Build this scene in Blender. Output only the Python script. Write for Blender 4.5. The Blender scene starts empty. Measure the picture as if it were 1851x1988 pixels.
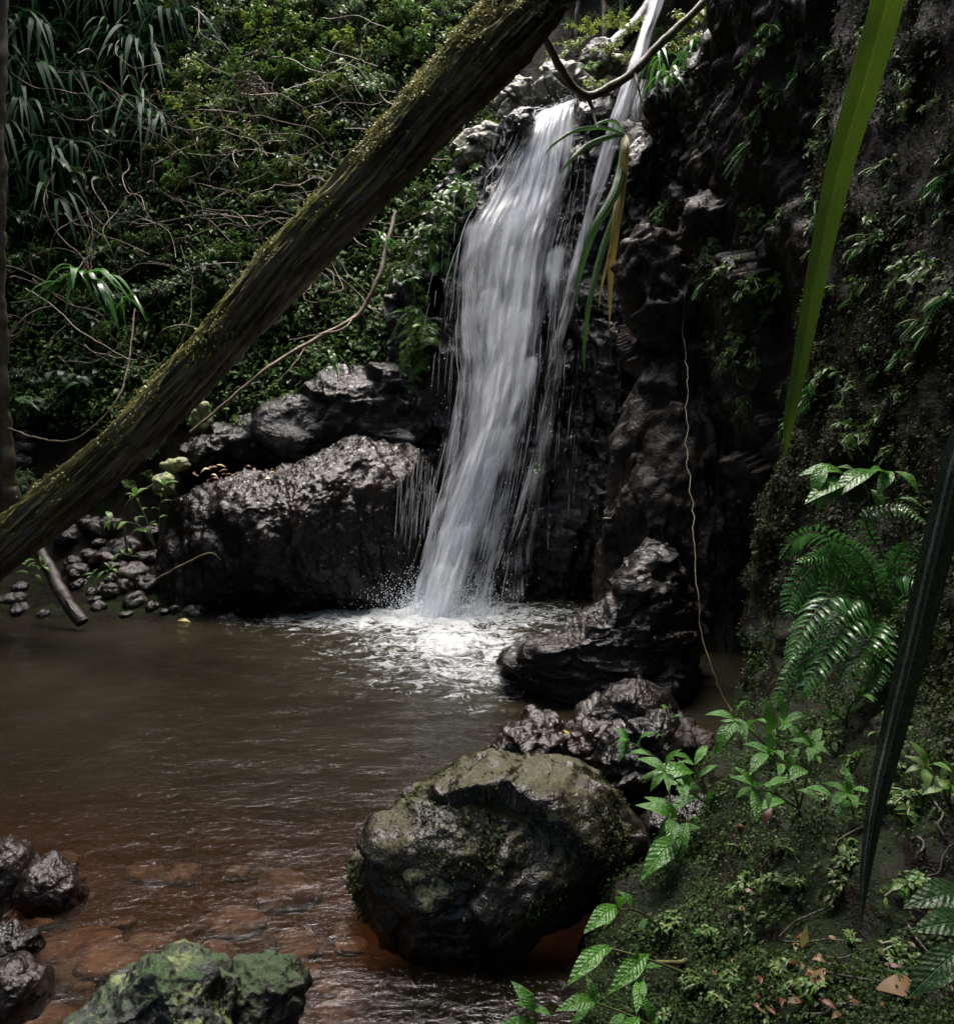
import bpy, bmesh, math, random
import numpy as np
from mathutils import Vector, Matrix, Euler

R = math.radians
sc = bpy.context.scene
COL = sc.collection
rng = np.random.default_rng(7)
random.seed(7)

# ------------------------------------------------------------------ camera
CAM = np.array([0.0, 0.0, 1.6]); PITCH = R(5.0); VF = R(60.0)
F = 994.0 / math.tan(VF / 2)                     # photo measured on a 1851 x 1988 picture
cam_d = bpy.data.cameras.new("camera"); cam = bpy.data.objects.new("camera", cam_d); COL.objects.link(cam)
cam.location = CAM; cam.rotation_euler = (R(90) - PITCH, 0, 0)
cam_d.sensor_fit = 'VERTICAL'; cam_d.angle = VF; cam_d.clip_end = 500; cam_d.clip_start = 0.05
sc.camera = cam

# ------------------------------------------------------------------ light
SUN_EL, SUN_AZ = 76.0, -8.0                      # azimuth from +Y towards +X
w = bpy.data.worlds.new("World"); sc.world = w; w.use_nodes = True
nt = w.node_tree; nt.nodes.clear()
sky = nt.nodes.new("ShaderNodeTexSky"); sky.sky_type = 'NISHITA'; sky.sun_disc = False
sky.sun_elevation = R(SUN_EL); sky.sun_rotation = R(SUN_AZ); sky.air_density = 1.0; sky.dust_density = 5.0; sky.ozone_density = 0.6
bg = nt.nodes.new("ShaderNodeBackground"); bg.inputs[1].default_value = 0.15
wo = nt.nodes.new("ShaderNodeOutputWorld")
nt.links.new(sky.outputs[0], bg.inputs[0]); nt.links.new(bg.outputs[0], wo.inputs[0])
sd = bpy.data.lights.new("sun", 'SUN'); sun = bpy.data.objects.new("sun", sd); COL.objects.link(sun)
sd.energy = 1.2; sd.angle = R(32); sd.color = (1.0, 0.985, 0.96)
ts = Vector((math.sin(R(SUN_AZ)) * math.cos(R(SUN_EL)), math.cos(R(SUN_AZ)) * math.cos(R(SUN_EL)), math.sin(R(SUN_EL))))
sun.rotation_euler = ts.to_track_quat('Z', 'Y').to_euler()
sc.view_settings.view_transform = 'Standard'; sc.view_settings.look = 'None'
sc.view_settings.exposure = 2.2; sc.view_settings.gamma = 1
sc.render.engine = 'CYCLES'
cy = sc.cycles
cy.max_bounces = 8; cy.diffuse_bounces = 3; cy.glossy_bounces = 3; cy.transmission_bounces = 4; cy.transparent_max_bounces = 40
cy.caustics_reflective = False; cy.caustics_refractive = False; cy.sample_clamp_indirect = 4.0; cy.use_denoising = True

# ------------------------------------------------------------------ helpers
FWD = np.array([0, math.cos(PITCH), -math.sin(PITCH)]); UPV = np.array([0, math.sin(PITCH), math.cos(PITCH)]); RGT = np.array([1.0, 0, 0])
def ray(u, v):
    return FWD + RGT * (u - 925.5) / F + UPV * (994 - v) / F
def at(u, v, Y):
    d = ray(u, v); return CAM + d * (Y / d[1])
def atz(u, v, z=0.0):
    d = ray(u, v); return CAM + d * ((z - CAM[2]) / d[2])

_p = rng.permutation(256); PERM = np.concatenate([_p, _p]).astype(np.int64)
_g = rng.normal(size=(256, 3)); GR = _g / np.linalg.norm(_g, axis=1)[:, None]
def perlin(P):
    P = np.asarray(P, float); i = np.floor(P).astype(np.int64); f = P - i; i &= 255
    t = f * f * f * (f * (f * 6 - 15) + 10)
    out = 0
    for dx in (0, 1):
        wx = t[:, 0] if dx else 1 - t[:, 0]
        for dy in (0, 1):
            wy = t[:, 1] if dy else 1 - t[:, 1]
            for dz in (0, 1):
                wz = t[:, 2] if dz else 1 - t[:, 2]
                h = PERM[PERM[PERM[(i[:, 0] + dx) & 255] + ((i[:, 1] + dy) & 255)] + ((i[:, 2] + dz) & 255)]
                g = GR[h]
                out = out + wx * wy * wz * (g[:, 0] * (f[:, 0] - dx) + g[:, 1] * (f[:, 1] - dy) + g[:, 2] * (f[:, 2] - dz))
    return out * 1.5
def fbm(P, o=4, gain=0.5, off=0.0):
    P = np.asarray(P, float) + off; a = 1.0; s = 0
    for k in range(o):
        s = s + a * perlin(P); P = P * 2.03 + 7.1; a *= gain
    return s
def ridged(P, o=4, gain=0.5, off=0.0):
    P = np.asarray(P, float) + off; a = 1.0; s = 0
    for k in range(o):
        s = s + a * (1 - 2.2 * np.abs(perlin(P))); P = P * 2.07 + 3.3; a *= gain
    return s
def facets(P, n, amp, slope, crack, seed):
    """fractured faces: each cell of broken rock has its own tilt and height, with cracks between"""
    r = np.random.default_rng(seed + 77); lo, hi = P.min(0), P.max(0); Sd = r.uniform(lo, hi, (n, 3)); hgt = r.normal(0, amp, n); dr = r.normal(0, slope, (n, 3)); out = np.zeros(len(P))
    for a in range(0, len(P), 20000):
        Q = P[a:a + 20000]; Q2 = Q + 0.25 * (np.prod(hi - lo) / n) ** (1 / 3) * np.stack([fbm(Q * 3, 2, off=k + seed) for k in (1, 6, 11)], -1)
        D = ((Q2[:, None] - Sd[None]) ** 2).sum(-1); i2 = np.argpartition(D, 1, axis=1)[:, :2]; d = np.sqrt(np.take_along_axis(D, i2, 1)); sw = d[:, 0] > d[:, 1]; i = np.where(sw, i2[:, 1], i2[:, 0]); gap = np.abs(d[:, 1] - d[:, 0])
        out[a:a + 20000] = hgt[i] + ((Q - Sd[i]) * dr[i]).sum(1) - crack * np.exp(-gap / 0.02)
    return out
def sstep(a, b, x):
    t = np.clip((x - a) / (b - a), 0, 1); return t * t * (3 - 2 * t)
def spline(pts, n):
    P = np.asarray(pts, float); P = np.vstack([2 * P[0] - P[1], P, 2 * P[-1] - P[-2]]); m = len(P) - 3
    t = np.linspace(0, m, n); i = np.minimum(t.astype(int), m - 1); f = (t - i)[:, None]
    a, b, c, d = P[i], P[i + 1], P[i + 2], P[i + 3]
    return 0.5 * (2 * b + (c - a) * f + (2 * a - 5 * b + 4 * c - d) * f ** 2 + (3 * b - a - 3 * c + d) * f ** 3)

def mk_mesh(name, V, faces, smooth=True, attrs=None, uv=None, mats=None, midx=None):
    V = np.asarray(V, np.float32)
    if not np.isfinite(V).all(): print("NONFINITE", name); V = np.nan_to_num(V)
    if not isinstance(faces, list): faces = [faces]
    faces = [np.asarray(f, np.int32) for f in faces if len(f)]
    me = bpy.data.meshes.new(name)
    me.vertices.add(len(V)); me.vertices.foreach_set("co", V.ravel())
    tot = np.concatenate([np.full(len(f), f.shape[1], np.int32) for f in faces])
    loops = np.concatenate([f.ravel() for f in faces])
    me.loops.add(len(loops)); me.loops.foreach_set("vertex_index", loops)
    me.polygons.add(len(tot)); st = np.concatenate([[0], np.cumsum(tot)[:-1]]).astype(np.int32)
    me.polygons.foreach_set("loop_start", st); me.polygons.foreach_set("loop_total", tot)
    me.polygons.foreach_set("use_smooth", np.full(len(tot), smooth))
    if midx is not None: me.polygons.foreach_set("material_index", np.asarray(midx, np.int32))
    if attrs:
        for k, a in attrs.items():
            at_ = me.attributes.new(k, 'FLOAT', 'POINT'); at_.data.foreach_set("value", np.asarray(a, np.float32))
    if uv is not None:
        l = me.uv_layers.new(name="UVMap"); l.data.foreach_set("uv", np.asarray(uv, np.float32)[loops].ravel())
    for m in (mats or []): me.materials.append(m)
    me.update(calc_edges=True); me.validate()
    return me
def vnormals(V, faces):
    N = np.zeros_like(V)
    for f in (faces if isinstance(faces, list) else [faces]):
        a, b, c = V[f[:, 0]], V[f[:, 1]], V[f[:, 2]]
        n = np.cross(b - a, c - a)
        for k in range(f.shape[1]): np.add.at(N, f[:, k], n)
    return N / np.maximum(np.linalg.norm(N, axis=1), 1e-9)[:, None]
def grid_faces(nu, nv, wrap=False):
    i = np.arange(nu - 1)[:, None]; j = np.arange(nv if wrap else nv - 1)[None, :]
    a = i * nv + j; b = i * nv + (j + 1) % nv
    return np.stack([a, b, b + nv, a + nv], -1).reshape(-1, 4)
def link(name, me, parent=None, loc=None):
    o = bpy.data.objects.new(name, me); COL.objects.link(o)
    if parent: o.parent = parent
    if loc is not None: o.location = loc
    return o
def tag(o, label=None, cat=None, group=None, kind=None):
    if label: o["label"] = label
    if cat: o["category"] = cat
    if group: o["group"] = group
    if kind: o["kind"] = kind
    return o
def thing(name, label, cat, loc=(0, 0, 0), group=None):
    return tag(link(name, None, None, loc), label, cat, group)
def rebase(V):
    V = np.asarray(V, float); c = V.mean(0); c[2] = V[:, 2].min(); return V - c, c

def tube(pts, rad, ns=7, caps=True):
    P = np.asarray(pts, float); n = len(P); rad = np.broadcast_to(np.asarray(rad, float), (n,))
    T = np.gradient(P, axis=0); T /= np.maximum(np.linalg.norm(T, axis=1), 1e-9)[:, None]
    ref = np.array([0.3, 0.2, 1.0]) if abs(T[0, 2]) < 0.9 else np.array([1.0, 0.1, 0])
    A = np.cross(T, ref); A /= np.linalg.norm(A, axis=1)[:, None]; B = np.cross(T, A)
    th = np.linspace(0, 2 * np.pi, ns, endpoint=False)
    V = P[:, None] + rad[:, None, None] * (np.cos(th)[None, :, None] * A[:, None] + np.sin(th)[None, :, None] * B[:, None])
    return V.reshape(-1, 3), grid_faces(n, ns, True)
class MB:
    def __init__(s): s.V = []; s.F = {}; s.n = 0; s.T = []; s.M = {}
    def add(s, V, Fc, t=0.5, m=0):
        V = np.asarray(V, float); Fc = np.asarray(Fc); k = Fc.shape[1]
        s.F.setdefault(k, []).append(Fc + s.n); s.M.setdefault(k, []).append(np.full(len(Fc), m)); s.V.append(V)
        s.T.append(np.broadcast_to(np.asarray(t, float), (len(V),))); s.n += len(V)
    def mesh(s, name, mats, smooth=True, off=None):
        V = np.vstack(s.V)
        if off is not None: V = V - off
        ks = sorted(s.F)
        return mk_mesh(name, V, [np.vstack(s.F[k]) for k in ks], smooth, {"tint": np.concatenate(s.T)}, mats=mats,
                       midx=np.concatenate([np.concatenate(s.M[k]) for k in ks]))

def norm(a): return a / np.maximum(np.linalg.norm(a, axis=-1, keepdims=True), 1e-9)
def leaves(P, D, UPn, L, W, droop=0.3, ns=4, fold=0.15, shape=0.42, tip=1.0):
    """N curved leaves: each a strip of 2*ns quads folded on its midrib; returns verts, quads, verts per leaf"""
    P = np.asarray(P, float); N = len(P); D = norm(np.asarray(D, float)); L = np.broadcast_to(L, (N,)); W = np.broadcast_to(W, (N,)); droop = np.broadcast_to(droop, (N,))
    S = norm(np.cross(D, np.asarray(UPn, float) + 1e-3)); U = np.cross(S, D)
    t = np.linspace(0, 1, ns + 1)
    prof = np.maximum((t / shape) ** 0.7 * (t < shape) + (t >= shape) * (1 - np.clip((t - shape) / (1 - shape), 0, 1) ** 1.6 * tip), 0.02)
    prof[0] = 0.06
    bend = droop[:, None] * t[None] ** 1.8
    ctr = P[:, None] + L[:, None, None] * (t[None, :, None] * D[:, None] * (1 - 0.25 * bend[..., None]) - bend[..., None] * np.array([0, 0, 1.0]) + 0.10 * np.sin(t * np.pi)[None, :, None] * U[:, None])
    hw = 0.5 * W[:, None] * prof[None]
    lift = fold * hw
    a = ctr + S[:, None] * hw[..., None] + U[:, None] * lift[..., None]
    b = ctr - S[:, None] * hw[..., None] + U[:, None] * lift[..., None]
    V = np.stack([a, ctr, b], 2).reshape(N, -1, 3)
    k = 3 * (ns + 1); f = []
    for i in range(ns):
        o = 3 * i; f += [[o, o + 3, o + 4, o + 1], [o + 1, o + 4, o + 5, o + 2]]
    Fc = (np.array(f)[None] + (np.arange(N) * k)[:, None, None]).reshape(-1, 4)
    return V.reshape(-1, 3), Fc, k
def add_leaves(mb, P, D, U, L, W, m=0, tint=None, **kw):
    V, Fc, k = leaves(P, D, U, L, W, **kw)
    n = len(P); t = rng.random(n) if tint is None else np.broadcast_to(tint, (n,))
    mb.add(V, Fc, np.repeat(t, k), m)

# ------------------------------------------------------------------ materials
class NT:
    def __init__(s, name):
        s.m = bpy.data.materials.new(name); s.m.use_nodes = True; s.t = s.m.node_tree; s.t.nodes.clear()
        s.out = s.n("ShaderNodeOutputMaterial")
    def n(s, k, **p):
        x = s.t.nodes.new(k)
        for a, b in p.items(): setattr(x, a, b)
        return x
    def l(s, a, b): s.t.links.new(a, b)
    def inp(s, node, i, v):
        if isinstance(v, bpy.types.NodeSocket): s.l(v, node.inputs[i])
        elif isinstance(v, (tuple, list)): node.inputs[i].default_value = (*v, 1) if len(v) == 3 and node.inputs[i].type == 'RGBA' else v
        else: node.inputs[i].default_value = v
    def coord(s, k='Object'): return s.n("ShaderNodeTexCoord").outputs[k]
    def mapping(s, vec, scale=(1, 1, 1), rot=(0, 0, 0)):
        x = s.n("ShaderNodeMapping"); s.l(vec, x.inputs[0]); x.inputs['Scale'].default_value = scale; x.inputs['Rotation'].default_value = rot; return x.outputs[0]
    def noise(s, vec, scale, det=4, rough=0.55, dist=0.0):
        x = s.n("ShaderNodeTexNoise"); s.l(vec, x.inputs['Vector']); x.inputs['Scale'].default_value = scale; x.inputs['Detail'].default_value = det
        x.inputs['Roughness'].default_value = rough; x.inputs['Distortion'].default_value = dist; return x.outputs[0]
    def voro(s, vec, scale, feat='F1'):
        x = s.n("ShaderNodeTexVoronoi", feature=feat); s.l(vec, x.inputs['Vector']); x.inputs['Scale'].default_value = scale; return x.outputs[0]
    def ramp(s, v, a, b, lo=0.0, hi=1.0):
        x = s.n("ShaderNodeMapRange"); x.interpolation_type = 'SMOOTHSTEP'; s.l(v, x.inputs[0])
        for i, q in enumerate((a, b, lo, hi)): x.inputs[i + 1].default_value = q
        return x.outputs[0]
    def math(s, op, a, b=0.5):
        x = s.n("ShaderNodeMath", operation=op); s.inp(x, 0, a); s.inp(x, 1, b); return x.outputs[0]
    def mix(s, f, a, b):
        x = s.n("ShaderNodeMix", data_type='RGBA'); s.inp(x, 0, f); s.inp(x, 6, a); s.inp(x, 7, b); return x.outputs[2]
    def bump(s, h, st, d, nrm=None):
        x = s.n("ShaderNodeBump"); x.inputs['Strength'].default_value = st; x.inputs['Distance'].default_value = d; s.l(h, x.inputs['Height'])
        if nrm is not None: s.l(nrm, x.inputs['Normal'])
        return x.outputs[0]
    def attr(s, name): return s.n("ShaderNodeAttribute", attribute_name=name).outputs['Fac']
    def bsdf(s, col, rough, nrm=None, spec=0.5, coat=0):
        x = s.n("ShaderNodeBsdfPrincipled"); s.inp(x, 'Base Color', col); s.inp(x, 'Roughness', rough); s.inp(x, 'Specular IOR Level', spec)
        if nrm is not None: s.l(nrm, x.inputs['Normal'])
        if coat: x.inputs['Coat Weight'].default_value = coat; x.inputs['Coat Roughness'].default_value = 0.08
        return x.outputs[0]
    def mixs(s, f, a, b):
        x = s.n("ShaderNodeMixShader"); s.inp(x, 0, f); s.l(a, x.inputs[1]); s.l(b, x.inputs[2]); return x.outputs[0]
    def done(s, sh): s.l(sh, s.out.inputs[0]); return s.m

def leaf_mat(name, dark, light, rough=0.3, trans=0.25, spec=0.5):
    t = NT(name); tint = t.attr("tint"); c = t.coord()
    oi = t.n("ShaderNodeObjectInfo").outputs['Random']
    f = t.math('ADD', t.math('MULTIPLY', tint, 0.65), t.math('MULTIPLY', oi, 0.35))
    col = t.mix(f, dark, light)
    b = t.bsdf(col, rough, spec=spec)
    tr = t.n("ShaderNodeBsdfTranslucent"); t.l(t.mix(0.5, col, light), tr.inputs[0])
    return t.done(t.mixs(trans, b, tr.outputs[0]))

def rock_mat(name, c1, c2, rough=(0.12, 0.4), moss=None, moss_amt=0.5, lichen=None, lich_thr=0.62, sc_=1.0, bump=0.03, spec=0.5, streak=None, fineb=0.07):
    t = NT(name); c = t.coord()
    v = t.mapping(t.mapping(c, rot=(0, R(45), 0)), (0.22, 1, 1)) if streak == 'log' else t.mapping(c, streak) if streak else c
    n1 = t.noise(v, 3.0 * sc_, 6, 0.6, 0.4); n2 = t.noise(v, 14 * sc_, 5, 0.65, 0.2); n3 = t.noise(c, 60 * sc_, 3, 0.6)
    col = t.mix(t.ramp(n1, 0.35, 0.68), c1, c2)
    col = t.mix(t.ramp(n2, 0.5, 0.8, 0, 0.6), col, [x * 1.7 for x in c2])
    rg = t.ramp(n2, 0.3, 0.7, *rough)
    h = t.math('ADD', t.math('ADD', t.math('MULTIPLY', n1, 0.9), t.math('MULTIPLY', n2, 0.55)), t.math('MULTIPLY', n3, fineb))
    if lichen:
        ln = t.math('ADD', t.noise(c, 4.2 * sc_, 6, 0.7, 0.6), t.math('MULTIPLY', t.attr('patch'), 0.32)); lm = t.math('MULTIPLY', t.ramp(ln, lich_thr, lich_thr + 0.035), t.ramp(n3, 0.3, 0.5))
        col = t.mix(lm, col, t.mix(n2, lichen, [x * 0.55 for x in lichen])); rg = t.math('MAXIMUM', rg, t.math('MULTIPLY', lm, 0.8))
    if moss:
        geo = t.n("ShaderNodeNewGeometry"); sx = t.n("ShaderNodeSeparateXYZ"); t.l(geo.outputs['Normal'], sx.inputs[0])
        mk = t.math('ADD', t.math('MULTIPLY', sx.outputs[2], 0.35), t.math('MULTIPLY', t.noise(c, 2.4 * sc_, 6, 0.7), 1.1))
        mm = t.ramp(mk, 1.05 - moss_amt * 0.7, 1.2 - moss_amt * 0.7)
        col = t.mix(mm, col, t.mix(t.ramp(n3, 0.35, 0.65), [x * 0.45 for x in moss], moss)); rg = t.math('MAXIMUM', rg, t.math('MULTIPLY', mm, 0.75))
    nrm = t.bump(h, 1.0, bump)
    return t.done(t.bsdf(col, rg, nrm, spec))

M = {}
M['wet'] = rock_mat("wet_black_rock", (0.005, 0.0045, 0.004), (0.020, 0.016, 0.013), (0.04, 0.14), bump=0.05, sc_=1.2, fineb=0.035)
M['ledge'] = rock_mat("wet_brown_rock", (0.004, 0.0035, 0.003), (0.020, 0.014, 0.011), (0.04, 0.14), bump=0.05, streak=(1, 1, 0.7), spec=0.35, fineb=0.03)
M['layer'] = rock_mat("layered_rock", (0.005, 0.0045, 0.004), (0.026, 0.020, 0.016), (0.06, 0.2), bump=0.06, streak=(0.6, 0.6, 2.6), fineb=0.035)
M['cliff'] = rock_mat("cliff_rock", (0.007, 0.0055, 0.004), (0.028, 0.020, 0.014), (0.25, 0.6), moss=(0.035, 0.035, 0.010), moss_amt=0.22, bump=0.04, spec=0.22)
M['boulder'] = rock_mat("mossy_boulder_rock", (0.006, 0.0055, 0.004), (0.026, 0.021, 0.014), (0.12, 0.35), moss=(0.055, 0.052, 0.014), moss_amt=0.44, lichen=(0.30, 0.30, 0.17), lich_thr=0.70, sc_=2.0, bump=0.022)
M['lichen'] = rock_mat("lichen_rock", (0.014, 0.016, 0.013), (0.04, 0.045, 0.035), (0.3, 0.6), lichen=(0.24, 0.29, 0.12), lich_thr=0.535, moss=(0.035, 0.08, 0.015), moss_amt=0.36, sc_=3.6, bump=0.018)
M['darkmoss'] = rock_mat("dark_mossy_rock", (0.010, 0.010, 0.008), (0.03, 0.03, 0.022), (0.2, 0.5), moss=(0.03, 0.06, 0.012), moss_amt=0.55, lichen=(0.16, 0.2, 0.09), lich_thr=0.68, sc_=3.5, bump=0.018)
M['pale'] = rock_mat("pale_lichen_rock", (0.07, 0.066, 0.054), (0.25, 0.235, 0.18), (0.35, 0.6), lichen=(0.36, 0.36, 0.22), lich_thr=0.55, moss=(0.11, 0.12, 0.03), moss_amt=0.35, bump=0.05)
M['greenstone'] = rock_mat("green_lichen_stone", (0.08, 0.085, 0.05), (0.2, 0.2, 0.12), (0.35, 0.6), lichen=(0.35, 0.38, 0.16), lich_thr=0.45, sc_=3, bump=0.02)
M['redwet'] = rock_mat("wet_red_rock", (0.008, 0.006, 0.005), (0.030, 0.018, 0.013), (0.05, 0.18), sc_=2.5, bump=0.02, fineb=0.03)
M['redstone'] = rock_mat("submerged_red_stone", (0.06, 0.020, 0.009), (0.16, 0.052, 0.022), (0.35, 0.7), sc_=3, bump=0.012)
M['stone'] = rock_mat("grey_shore_stone", (0.014, 0.012, 0.010), (0.06, 0.05, 0.042), (0.15, 0.45), sc_=4, bump=0.015)
M['bank'] = rock_mat("mossy_bank_soil", (0.004, 0.003, 0.002), (0.012, 0.008, 0.005), (0.35, 0.7), moss=(0.010, 0.017, 0.004), moss_amt=0.5, sc_=2.2, bump=0.03, spec=0.12)
M['soil0'] = rock_mat("forest_soil", (0.004, 0.0035, 0.0025), (0.012, 0.009, 0.006), (0.5, 0.9), moss=(0.014, 0.022, 0.006), moss_amt=0.35, sc_=1.2, bump=0.06, spec=0.06)
def soil_with_bed():
    m = M['soil0']; t = m.node_tree; b = [n for n in t.nodes if n.type == 'BSDF_PRINCIPLED'][0]; src = b.inputs['Base Color'].links[0].from_socket
    c = t.nodes.new("ShaderNodeTexCoord"); sx = t.nodes.new("ShaderNodeSeparateXYZ"); t.links.new(c.outputs['Object'], sx.inputs[0])
    mr = t.nodes.new("ShaderNodeMapRange"); t.links.new(sx.outputs[2], mr.inputs[0]); mr.inputs[1].default_value = 0.02; mr.inputs[2].default_value = -0.08
    nz = t.nodes.new("ShaderNodeTexNoise"); t.links.new(c.outputs['Object'], nz.inputs['Vector']); nz.inputs['Scale'].default_value = 4; nz.inputs['Detail'].default_value = 8
    r = t.nodes.new("ShaderNodeMix"); r.data_type = 'RGBA'; t.links.new(nz.outputs[0], r.inputs[0]); r.inputs[6].default_value = (0.010, 0.006, 0.004, 1); r.inputs[7].default_value = (0.055, 0.027, 0.014, 1)
    x = t.nodes.new("ShaderNodeMix"); x.data_type = 'RGBA'; t.links.new(mr.outputs[0], x.inputs[0]); t.links.new(src, x.inputs[6]); t.links.new(r.outputs[2], x.inputs[7])
    t.links.new(x.outputs[2], b.inputs['Base Color']); return m
M['soil'] = soil_with_bed()
M['bedstone'] = rock_mat("red_pool_stone", (0.022, 0.010, 0.006), (0.085, 0.038, 0.020), (0.4, 0.7), sc_=3, bump=0.012)
M['bark'] = rock_mat("mossy_bark", (0.03, 0.024, 0.019), (0.32, 0.265, 0.215), (0.35, 0.65), moss=(0.22, 0.215, 0.055), moss_amt=0.86, sc_=2.6, bump=0.035, streak='log')
M['deadwood'] = rock_mat("dead_wood", (0.012, 0.009, 0.006), (0.05, 0.036, 0.024), (0.3, 0.6), moss=(0.10, 0.10, 0.025), moss_amt=0.25, sc_=5, bump=0.01)
M['twig'] = rock_mat("twig_bark", (0.06, 0.044, 0.026), (0.21, 0.15, 0.09), (0.45, 0.7), sc_=6, bump=0.004)
M['mosstwig'] = rock_mat("mossy_twig_bark", (0.04, 0.032, 0.02), (0.11, 0.085, 0.055), (0.45, 0.7), moss=(0.13, 0.13, 0.03), moss_amt=0.5, sc_=5, bump=0.006)
M['stem'] = leaf_mat("green_stem", (0.035, 0.045, 0.015), (0.09, 0.10, 0.03), 0.45, 0.0)
M['leafA'] = leaf_mat("glossy_leaf", (0.026, 0.065, 0.014), (0.12, 0.23, 0.042), 0.45, 0.3, 0.35)
M['leafB'] = leaf_mat("yellowish_leaf", (0.06, 0.10, 0.016), (0.21, 0.28, 0.045), 0.4, 0.35, 0.35)
M['leafC'] = leaf_mat("dark_leaf", (0.014, 0.036, 0.012), (0.055, 0.11, 0.03), 0.42, 0.22, 0.35)
M['leafD'] = leaf_mat("bright_leaf", (0.025, 0.085, 0.012), (0.06, 0.19, 0.025), 0.3, 0.3)
M['strap'] = leaf_mat("strap_leaf", (0.008, 0.026, 0.011), (0.028, 0.085, 0.026), 0.5, 0.25, 0.12)
M['mossleaf'] = leaf_mat("moss_leaf", (0.008, 0.018, 0.004), (0.042, 0.078, 0.018), 0.55, 0.25, 0.2)
M['mossyel'] = leaf_mat("yellow_moss", (0.06, 0.065, 0.016), (0.26, 0.25, 0.065), 0.6, 0.2)
M['brownmoss'] = leaf_mat("brown_moss", (0.008, 0.013, 0.004), (0.048, 0.060, 0.018), 0.6, 0.2, 0.15)
M['fern'] = leaf_mat("fern_leaf", (0.028, 0.10, 0.022), (0.07, 0.21, 0.045), 0.25, 0.3)
M['dead'] = leaf_mat("dead_leaf", (0.06, 0.032, 0.014), (0.22, 0.13, 0.055), 0.5, 0.15, 0.3)
M['reddead'] = leaf_mat("red_dead_leaf", (0.045, 0.015, 0.008), (0.13, 0.042, 0.018), 0.45, 0.15, 0.3)
M['yelleaf'] = leaf_mat("fallen_yellow_leaf", (0.25, 0.22, 0.05), (0.5, 0.45, 0.12), 0.4, 0.2)
M['canopy'] = leaf_mat("shade_canopy_leaf", (0.02, 0.04, 0.01), (0.05, 0.10, 0.02), 0.4, 0.3)

def vein_mat(name, dark, light, rough=0.3, trans=0.25):
    t = NT(name); c = t.coord(); sx = t.n("ShaderNodeSeparateXYZ"); t.l(c, sx.inputs[0]); tint = t.attr("tint"); oi = t.n("ShaderNodeObjectInfo").outputs['Random']
    ax = t.math('ABSOLUTE', sx.outputs[0], 0); ph = t.math('MULTIPLY', t.math('SUBTRACT', sx.outputs[1], t.math('MULTIPLY', ax, 1.1)), 72.0)
    sn = t.n("ShaderNodeMath", operation='SINE'); t.l(ph, sn.inputs[0]); nz = t.noise(c, 9, 4)
    rib = t.ramp(ax, 0.0, 0.012, 1, 0)
    f = t.math('ADD', t.math('ADD', t.math('MULTIPLY', tint, 0.35), t.math('MULTIPLY', oi, 0.35)), t.math('MULTIPLY', nz, 0.4))
    col = t.mix(t.math('MULTIPLY', rib, 0.6), t.mix(f, dark, light), [x * 1.8 for x in light])
    h = t.math('ADD', t.math('ADD', t.math('MULTIPLY', sn.outputs[0], 0.13), t.math('MULTIPLY', nz, 2.0)), t.math('MULTIPLY', rib, -2.0))
    b = t.bsdf(col, t.ramp(nz, 0.3, 0.7, rough - 0.08, rough + 0.15), t.bump(h, 0.6, 0.006), 0.45)
    tr = t.n("ShaderNodeBsdfTranslucent"); t.l(t.mix(0.5, col, light), tr.inputs[0])
    return t.done(t.mixs(trans, b, tr.outputs[0]))
M['leafV'] = vein_mat("veined_leaf", (0.022, 0.085, 0.010), (0.070, 0.205, 0.022))
M['leafW'] = vein_mat("veined_dark_leaf", (0.010, 0.032, 0.010), (0.03, 0.075, 0.02), 0.35)
def big_leaf_mat(name, c1, c2, rough, trans, uvs=14):
    t = NT(name); uv = t.coord('UV'); sx = t.n("ShaderNodeSeparateXYZ"); t.l(uv, sx.inputs[0])
    st = t.n("ShaderNodeMath", operation='SINE'); t.l(t.math('MULTIPLY', sx.outputs[0], uvs * 6.283), st.inputs[0])
    nz = t.noise(t.mapping(uv, (18, 5, 1)), 3, 4); sp = t.noise(t.coord(), 180, 3)
    f = t.math('ADD', t.math('MULTIPLY', t.ramp(st.outputs[0], -1, 1), 0.45), t.math('MULTIPLY', nz, 0.6))
    col = t.mix(f, c1, c2)
    col = t.mix(t.ramp(t.noise(t.coord(), 34, 3, 0.6), 0.66, 0.74, 0, 0.6), col, (0.06, 0.04, 0.012)); hf = t.math('ABSOLUTE', t.math('SUBTRACT', sx.outputs[0], 0.5), 0)
    col = t.mix(t.ramp(hf, 0.0, 0.035, 0.7, 0), col, [x * 1.8 for x in c2])
    b = t.bsdf(col, t.ramp(sp, 0.3, 0.7, rough, rough + 0.2), t.bump(t.math('ADD', st.outputs[0], t.math('MULTIPLY', nz, 2.0)), 0.7, 0.0016), 0.5)
    tr = t.n("ShaderNodeBsdfTranslucent"); t.l(t.mix(0.4, col, c2), tr.inputs[0])
    return t.done(t.mixs(trans, b, tr.outputs[0]))
M['big1'] = big_leaf_mat("long_green_leaf", (0.018, 0.046, 0.004), (0.058, 0.108, 0.010), 0.3, 0.45, 11)
M['big2'] = big_leaf_mat("long_dark_leaf", (0.008, 0.018, 0.008), (0.02, 0.035, 0.016), 0.16, 0.08, 4)
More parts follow.
